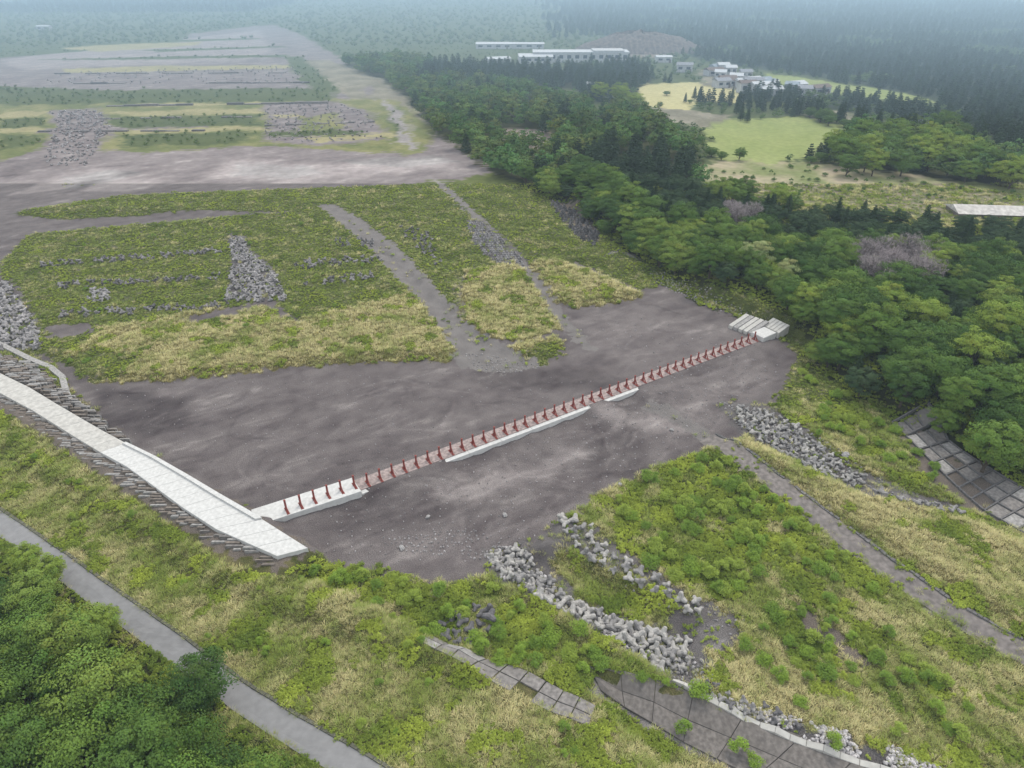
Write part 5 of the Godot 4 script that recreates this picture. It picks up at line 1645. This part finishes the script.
func build_village() -> void:
	rng.seed = 71
	house("long_barn", "long low barn with a pale beige roof behind the conifers", "barn", Vector3(154.04, 0, -207.35), Vector3(34, 3.6, 9), -0.1, M.barn_wall, M.barn_roof, 1.6, 8)
	house("factory_shed", "long white factory shed in the far plain", "factory", Vector3(54.12, 0, -597.13), Vector3(75, 7, 18), 0.0, M.white_wall, M.white_roof, 0.0, 12)
	house("factory_hall", "low white factory hall at the left end of the long shed", "factory", Vector3(18.13, 0, -591.01), Vector3(26, 5, 22), 0.05, M.white_wall, M.white_roof, 1.2, 5)
	house("warehouse", "tall plain white warehouse box beside the long factory shed", "warehouse", Vector3(75.61, 0, -597.13), Vector3(24, 8, 16), 0.0, M.white_wall, M.white_wall, 0.0, 3)
	house("greenhouse_shed", "wide low white shed far behind the factory", "shed", Vector3(-16.38, 0, -688.98), Vector3(32, 4, 16), 0.0, M.white_wall, M.white_roof, 1.0, 4)
	house("storage_shed", "pale low storage shed right of the farthest sheds", "shed", Vector3(10.92, 0, -688.98), Vector3(36, 4, 14), 0.0, M.white_wall, M.white_roof, 0.8, 4)
	house("wood_edge_shed", "small white roofed shed in front of the factory among trees", "shed", Vector3(-11.04, 0, -591.01), Vector3(18, 3, 12), 0.3, M.white_wall, M.white_roof, 1.0, 3)
	house("shed", "small bright shed half hidden between trees below the factory", "shed", Vector3(51.78, 0, -464.75), Vector3(9, 3, 5), 0.1, M.white_wall, M.white_roof, 0.8, 2)
	house("cottage", "small pale roofed house between the round green trees", "house", Vector3(188.24, 0, -332.39), Vector3(9, 5, 6), 0.2, M.white_wall, M.blue_roof, 1.4, 2)
	house("far_shed", "tiny white shed at the foot of the brown earth heap", "shed", Vector3(119.03, 0, -591.01), Vector3(12, 4, 9), 0.0, M.white_wall, M.white_roof, 1.0, 2)
	house("cabin", "small cabin above the left wood in the far haze", "cabin", Vector3(-530.13, 0, -870.36), Vector3(14, 4, 8), 0.0, M.white_wall, M.white_roof, 1.0, 2)
	for i in 26:
		var s := Vector3(rng.randf_range(7, 13), rng.randf_range(3, 6), rng.randf_range(6, 9))
		var at := lane_spot(i)
		var mats: Array = [M.white_roof, M.grey_roof, M.white_roof, M.blue_roof, M.brown_roof]
		house("house", "small house in the far village behind the tan field", "house", at, s, rng.randf_range(-0.5, 0.5), M.white_wall, mats[i % 5], 1.5, 2, "village houses")
	for q in [[Vector3(-242.59, 0, -400.22), Vector3(-94.6, 0, -412.41), 1.6, "dark far check wall across the bed below the shrub belt"], [Vector3(-241.89, 0, -336.69), Vector3(-145.88, 0, -338.88), 1.0, "low dark check wall crossing the far block chute"], [Vector3(-210.3, 0, -367.28), Vector3(-129.2, 0, -372.42), 1.0, "low check wall between the far dry terraces"],
			[Vector3(-307.47, 0, -480.81), Vector3(-132.63, 0, -484.98), 1.5, "pale far check wall above the shrub belt"], [Vector3(-323.2, 0, -525.75), Vector3(-151.23, 0, -530.67), 1.3, "farthest low check wall on the upper sediment"], [Vector3(-120.84, 0, -350.22), Vector3(-68.65, 0, -359.79), 0.9, "low check wall in the far grey block rows"]]:
		var wl := thing("check_wall", q[3], "wall", Vector3.ZERO, "check walls across the upper bed")
		for k in 16:
			var sa: Vector3 = (q[0] as Vector3).lerp(q[1], k / 16.0)
			var sb: Vector3 = (q[0] as Vector3).lerp(q[1], (k + 0.985) / 16.0)
			if rng.randf() < 0.4:
				continue
			var stw := started()
			var hgt: float = q[2] * rng.randf_range(0.3, 0.75)
			prism(stw, [sa + Vector3(0, hgt, -0.8), sb + Vector3(0, hgt, -0.8), sb + Vector3(0, hgt, 0.8), sa + Vector3(0, hgt, 0.8)], hgt + 0.5, 0.1)
			part("wall_section", done(stw), M.slab_dark if k % 3 == 0 else M.slab, wl)
	# utility pole by the wood
	var p := Vector3(39.3, 0.5, -187.54)
	var t := thing("utility_pole", "grey utility pole at the edge of the river wood", "pole", Vector3(p.x, ht(p.x, p.z), p.z))
	var st := started()
	tube(st, Vector3(0, -0.3, 0), Vector3(0, 8.0, 0), 0.18, 0.12, 8)
	part("shaft", done(st), M.old_concrete, t)
	st = started()
	tube(st, Vector3(-0.9, 7.4, 0), Vector3(0.9, 7.4, 0), 0.07, 0.07, 6)
	part("crossarm", done(st), M.worn_concrete, t)
	# earth heap by the factory
	st = started()
	var c := Vector3(113.96, 0, -673.17)
	var rings: Array = []
	for j in 6:
		var row: Array = []
		for i in 24:
			var a := TAU * i / 24
			var f := 1.0 - j / 5.0
			row.append(c + Vector3(cos(a) * 62.0 * f, 15.0 * (1.0 - f * f) * (1.0 + 0.2 * n_mid.get_noise_2d(i * 7.0, j * 9.0)) - 0.4, sin(a) * 34.0 * f))
		rings.append(row)
	for j in 5:
		for i in 24:
			quad(st, rings[j][i], rings[j + 1][i], rings[j + 1][(i + 1) % 24], rings[j][(i + 1) % 24])
	structure("earth_heap", done(st), stone(0.22, 0.18, 0.16, grain(0.4, 1.0, 0.02, 8), 0.05), "brown heap of earth beside the far factory")

func lane_spot(i: int) -> Vector3:
	# houses stand in loose rows along two village lanes
	var a := Vector3(146.47, 0, -545.96)
	var b := Vector3(138.7, 0, -457.09)
	var c := Vector3(153.91, 0, -472.65)
	var d := Vector3(171.38, 0, -435.43)
	var t := (i % 13) / 12.0
	var q := a.lerp(b, t) if i < 13 else c.lerp(d, t)
	return q + Vector3(rng.randf_range(-22, 26), 0, rng.randf_range(-14, 14))

# ---------------------------------------------------------------- grass, weeds and bushes
func build_ground_plants() -> void:
	rng.seed = 81
	var grass: Array = []
	for k in 3:
		grass.append(tuft(30, [0.55, 0.75, 0.62][k], [0.5, 0.42, 0.6][k], 0.022, [0.7, 0.9, 1.1][k]))
	var weed: Array = [bush(0.5, 0.55, 7, 13, 0.16), bush(0.6, 0.7, 8, 13, 0.18)]
	var g_at: Array = [[], [], []]
	var g_tint: Array = [PackedColorArray(), PackedColorArray(), PackedColorArray()]
	var w_at: Array = [[], []]
	var w_tint: Array = [PackedColorArray(), PackedColorArray()]
	var z := -31.0
	while z > -249.0:
		var far := clampf((-z - 60.0) / 150.0, 0.0, 1.0)
		var step := lerpf(0.37, 0.85, far)
		var reach := 60.0 + (-z) * 0.72
		var x := -reach
		while x < reach:
			var px := x + rng.randf_range(-0.5, 0.5) * step
			var pz := z + rng.randf_range(-0.5, 0.5) * step
			x += step
			var c := near_code(px, pz)
			if c == BED or c == TRACK or c == RUBBLE or c == SOIL or c < 0 or c == FIELD or c == TAN:
				if c == BED or rng.randf() > (0.13 if c == RUBBLE else 0.03) or c < 0 or c == TAN or c == FIELD:
					continue
			if c == WOOD or c == PINES or c == BARE:
				if rng.randf() > 0.6:
					continue
			if (c == SPARSE or c == STRAW) and rng.randf() < 0.6 or c == SCRUB and rng.randf() < (0.7 if n_dry.get_noise_2d(px * 0.6, pz * 0.6) > -0.05 else 0.3):
				continue
			if not in_view(Vector3(px, 0.5, pz), 0.03):
				continue
			if on_paving(px, pz):
				continue
			var dry := n_dry.get_noise_2d(px, pz) * 0.7 + n_mid.get_noise_2d(px * 2.3, pz * 2.3) * 0.6
			var lush := n_dry.get_noise_2d(px * 1.7 + 300.0, pz * 1.7) + rng.randf_range(-0.12, 0.12)
			var p_weed := 0.16
			var p_dry := 0.37
			match c:
				GREEN:
					p_dry = 0.12
					p_weed = 0.30
				DRY:
					p_dry = 0.72
					p_weed = 0.07
				BRUSH:
					p_dry = 0.3
					p_weed = 0.5
				WOOD, PINES, BARE:
					p_dry = 0.05
					p_weed = 0.8
				SCRUB, SPARSE:
					p_dry = 0.55
					p_weed = 0.3
			var y := ht(px, pz)
			var turn := Basis(Vector3.UP, rng.randf() * TAU)
			var s := rng.randf_range(0.6, 1.2) * lerpf(0.85, 1.4, far)
			if c == GREEN and pz < -105.0:
				s *= 0.62
			var g := rng.randf_range(0.8, 1.22)
			if lush > 0.35 - p_weed * 0.95:
				var k := rng.randi() % 2
				w_at[k].append(Transform3D(turn.scaled(Vector3(s, s * rng.randf_range(0.7, 1.2), s)), Vector3(px, y, pz)))
				var l := clampf(0.5 + n_mid.get_noise_2d(px + 90.0, pz), 0.0, 1.0)
				w_tint[k].append(Color(lerpf(0.115, 0.27, l) * g, lerpf(0.165, 0.325, l) * g, lerpf(0.028, 0.05, l) * g))
			else:
				var k := rng.randi() % 3
				g_at[k].append(Transform3D(turn.scaled(Vector3(s, s * rng.randf_range(0.6, 1.1), s)), Vector3(px, y - 0.03, pz)))
				var d := clampf(0.5 + (dry + p_dry - 0.5) * 1.2 + rng.randf_range(-0.38, 0.38), 0.0, 1.0)
				var col := Vector3(0.18, 0.235, 0.048).lerp(Vector3(0.46, 0.42, 0.215), d) * g
				g_tint[k].append(Color(col.x, col.y, col.z))
		z -= step
	for k in 3:
		var at: Array[Transform3D] = []
		at.assign(g_at[k])
		stuff("grass", grass[k], M.tinted, at, g_tint[k], ["rough grass of green and straw covering the banks", "long straw coloured grass among the green banks", "flattened dry grass between the weeds"][k], "grass")
	for k in 2:
		var at: Array[Transform3D] = []
		at.assign(w_at[k])
		stuff("weeds", weed[k], M.tinted, at, w_tint[k], ["low leafy weeds growing through the grass", "taller leafy weeds in dense green patches"][k], "weeds")
	# bushes that stand out one by one
	var shrubs: Array = [bush(1.1, 1.8, 20, 46, 0.17), bush(1.35, 1.5, 24, 46, 0.18), bush(0.95, 2.1, 18, 46, 0.16)]
	var mats: Array = [plant(0.17, 0.26, 0.04), plant(0.13, 0.21, 0.035), plant(0.21, 0.28, 0.05)]
	for f in [[[13.38, -78.73, 29.52, -89.8, 33.51, -91.16, 43.17, -76.95, 51.43, -63, 47.26, -59.67, 39.44, -66.54, 26.71, -59.67, 17.53, -66.54], 95, 1.1, "green bush on the overgrown gravel bank below the dam", "bushes on the overgrown bank"],
			[[26.71, -59.67, 44.69, -59.67, 50.47, -46.97, 50.81, -40.11, 40.92, -41.18, 27.94, -46.97], 45, 0.95, "green bush on the dry grass bank above the chute", "bushes on the dry bank"],
			[[-29.03, -66.54, -17.72, -64.39, -7.53, -62.65, -2.88, -61.64, 1.02, -59.35, 11.76, -52.91, 16.03, -49.78, 9.06, -49.78, 3.18, -47.72, -9.91, -53.62, -23.74, -61.31], 55, 1.0, "green leafy bush in the dense brush beside the slab walkway", "bushes in the brush"],
			[[52.08, -109.86, 59.62, -122.96, 63.31, -107.08, 68.05, -95.69, 70.79, -86.4, 65.01, -81.5, 57.37, -89, 50.5, -97.46], 40, 0.95, "green leafy bush on the slope between the wood and the dirt track", "bushes under the wood edge"],
			[[76.35, -99.9, 84.07, -88.48, 89.43, -78.73, 84.75, -72.31, 78.6, -79.87, 74.3, -89.8], 18, 1.1, "green bush growing over the framed revetment", "bushes over the revetment"],
			[[-84.27, -106.39, -47.45, -78.73, -25.05, -61.31, -11.12, -53.62, 3.11, -45.75, 9.05, -39.06, -9.46, -39.06, -30.34, -49.52, -56.42, -66.54, -77.87, -78.73, -91.33, -99.9], 26, 0.6, "green bush in the grass slope beside the asphalt road", "bushes on the grass slope"],
			[[-92.19, -120.49, -77.21, -123.38, -74.95, -114.24, -82.4, -113.5], 8, 0.7, "green bush at the lower corner of the tall dry meadow", "bushes at the meadow corner"],
			[[-133.1, -183.33, -65.36, -204.54, -32.2, -168.81, -19.19, -144.7, -58.02, -134.59, -93.17, -129.93], 22, 0.7, "green low bush in the upper green meadow", "bushes in the upper meadow"],
			[[68.43, -265.82, 113.9, -274.72, 178.54, -237.05, 162.1, -211.2, 113.67, -219.27, 73.15, -239.44], 90, 0.95, "low shrub on the pale scrub land", "shrubs on the scrub land"]]:
		var r := bounds(f[0])
		var left: int = f[1]
		var tries := 0
		while left > 0 and tries < 4000:
			tries += 1
			var px := rng.randf_range(r.position.x, r.end.x)
			var pz := rng.randf_range(r.position.y, r.end.y)
			var c := code_at(px, pz)
			if not inside(px, pz, f[0]) or c == BED or c == TRACK or on_paving(px, pz) or not in_view(Vector3(px, 1, pz), 0.0):
				continue
			left -= 1
			var s := float(f[2]) * rng.randf_range(0.6, 1.2)
			var bk := rng.randi() % 3
			var scrubby := String(f[3]).contains("scrub")
			var look: String = ("big " if s > float(f[2]) * 0.95 else "small ") + ("dull " if scrubby else ["bright ", "deep ", "lime "][bk])
			var o := single("scrub_shrub" if scrubby else "bush", shrubs[rng.randi() % 3], M.leaf_b if scrubby else mats[bk], look + f[3], "bush", f[4])
			o.transform = Transform3D(Basis(Vector3.UP, rng.randf() * TAU).scaled(Vector3(s, s * rng.randf_range(0.8, 1.15), s)), Vector3(px, ht(px, pz) - 0.05, pz))
	# bushes rooted in the joints of the chute
	for q in [[Vector3(18.42, -1, -42.88), 1.1], [Vector3(23.87, -1, -40.68), 1.2], [Vector3(25.28, -1, -39.41), 0.9], [Vector3(21.25, -1, -46.65), 1.2], [Vector3(33.88, -1, -40.89), 1.1], [Vector3(15, -1, -48.53), 0.7], [Vector3(17.48, -1, -47.64), 0.5]]:
		var p: Vector3 = q[0]
		var o := single("bush", shrubs[rng.randi() % 3], mats[rng.randi() % 2], "green bush rooted in a joint of the paved chute", "bush", "bushes in the chute")
		o.transform = Transform3D(Basis(Vector3.UP, rng.randf() * TAU).scaled(Vector3.ONE * float(q[1])), Vector3(p.x, ht(p.x, p.z) + 0.1, p.z))

var paved: Array = [
	[-178.8, -133.82, -76.3, -76.51, -62.69, -68.2, -50.69, -60.63, -40.93, -54.6, -30.66, -47.95, -22.93, -43.61, -12.35, -38.03, -4, -33.11, -11.67, -33.56, -19.03, -38.03, -30.27, -44.19, -44.72, -53.31, -62.42, -64.37, -72.48, -70.51, -165.48, -120.61],
	[-231.23, -198.69, -101.44, -117.05, -83.54, -105.36, -64.65, -92.39, -44.12, -79.17, -36.01, -73.49, -26.65, -66.44, -29.9, -62.21, -37.66, -64.28, -52.71, -74.75, -70.56, -87.24, -91.49, -101.4, -191.82, -157.59],
	[9.16, -50.1, 21.19, -46.29, 38.11, -38.9, 47.62, -35.73, 38.88, -30.4, 23.55, -38.69, 19.04, -41.66, 14.24, -45.09, 10.31, -47.78],
	[-9.19, -53.48, -4.99, -51.81, 0.93, -49.66, 8.84, -45.16, 7.75, -42.85, -1.36, -47.36, -10.52, -52.36],
	[67.64, -97.26, 69.73, -82.22, 73.38, -72.29, 81.01, -60.76, 91.29, -64.52, 79.09, -81.27, 73.82, -99.09],
]

func on_paving(x: float, z: float) -> bool:
	for p in paved:
		if inside(x, z, p):
			return true
	return false
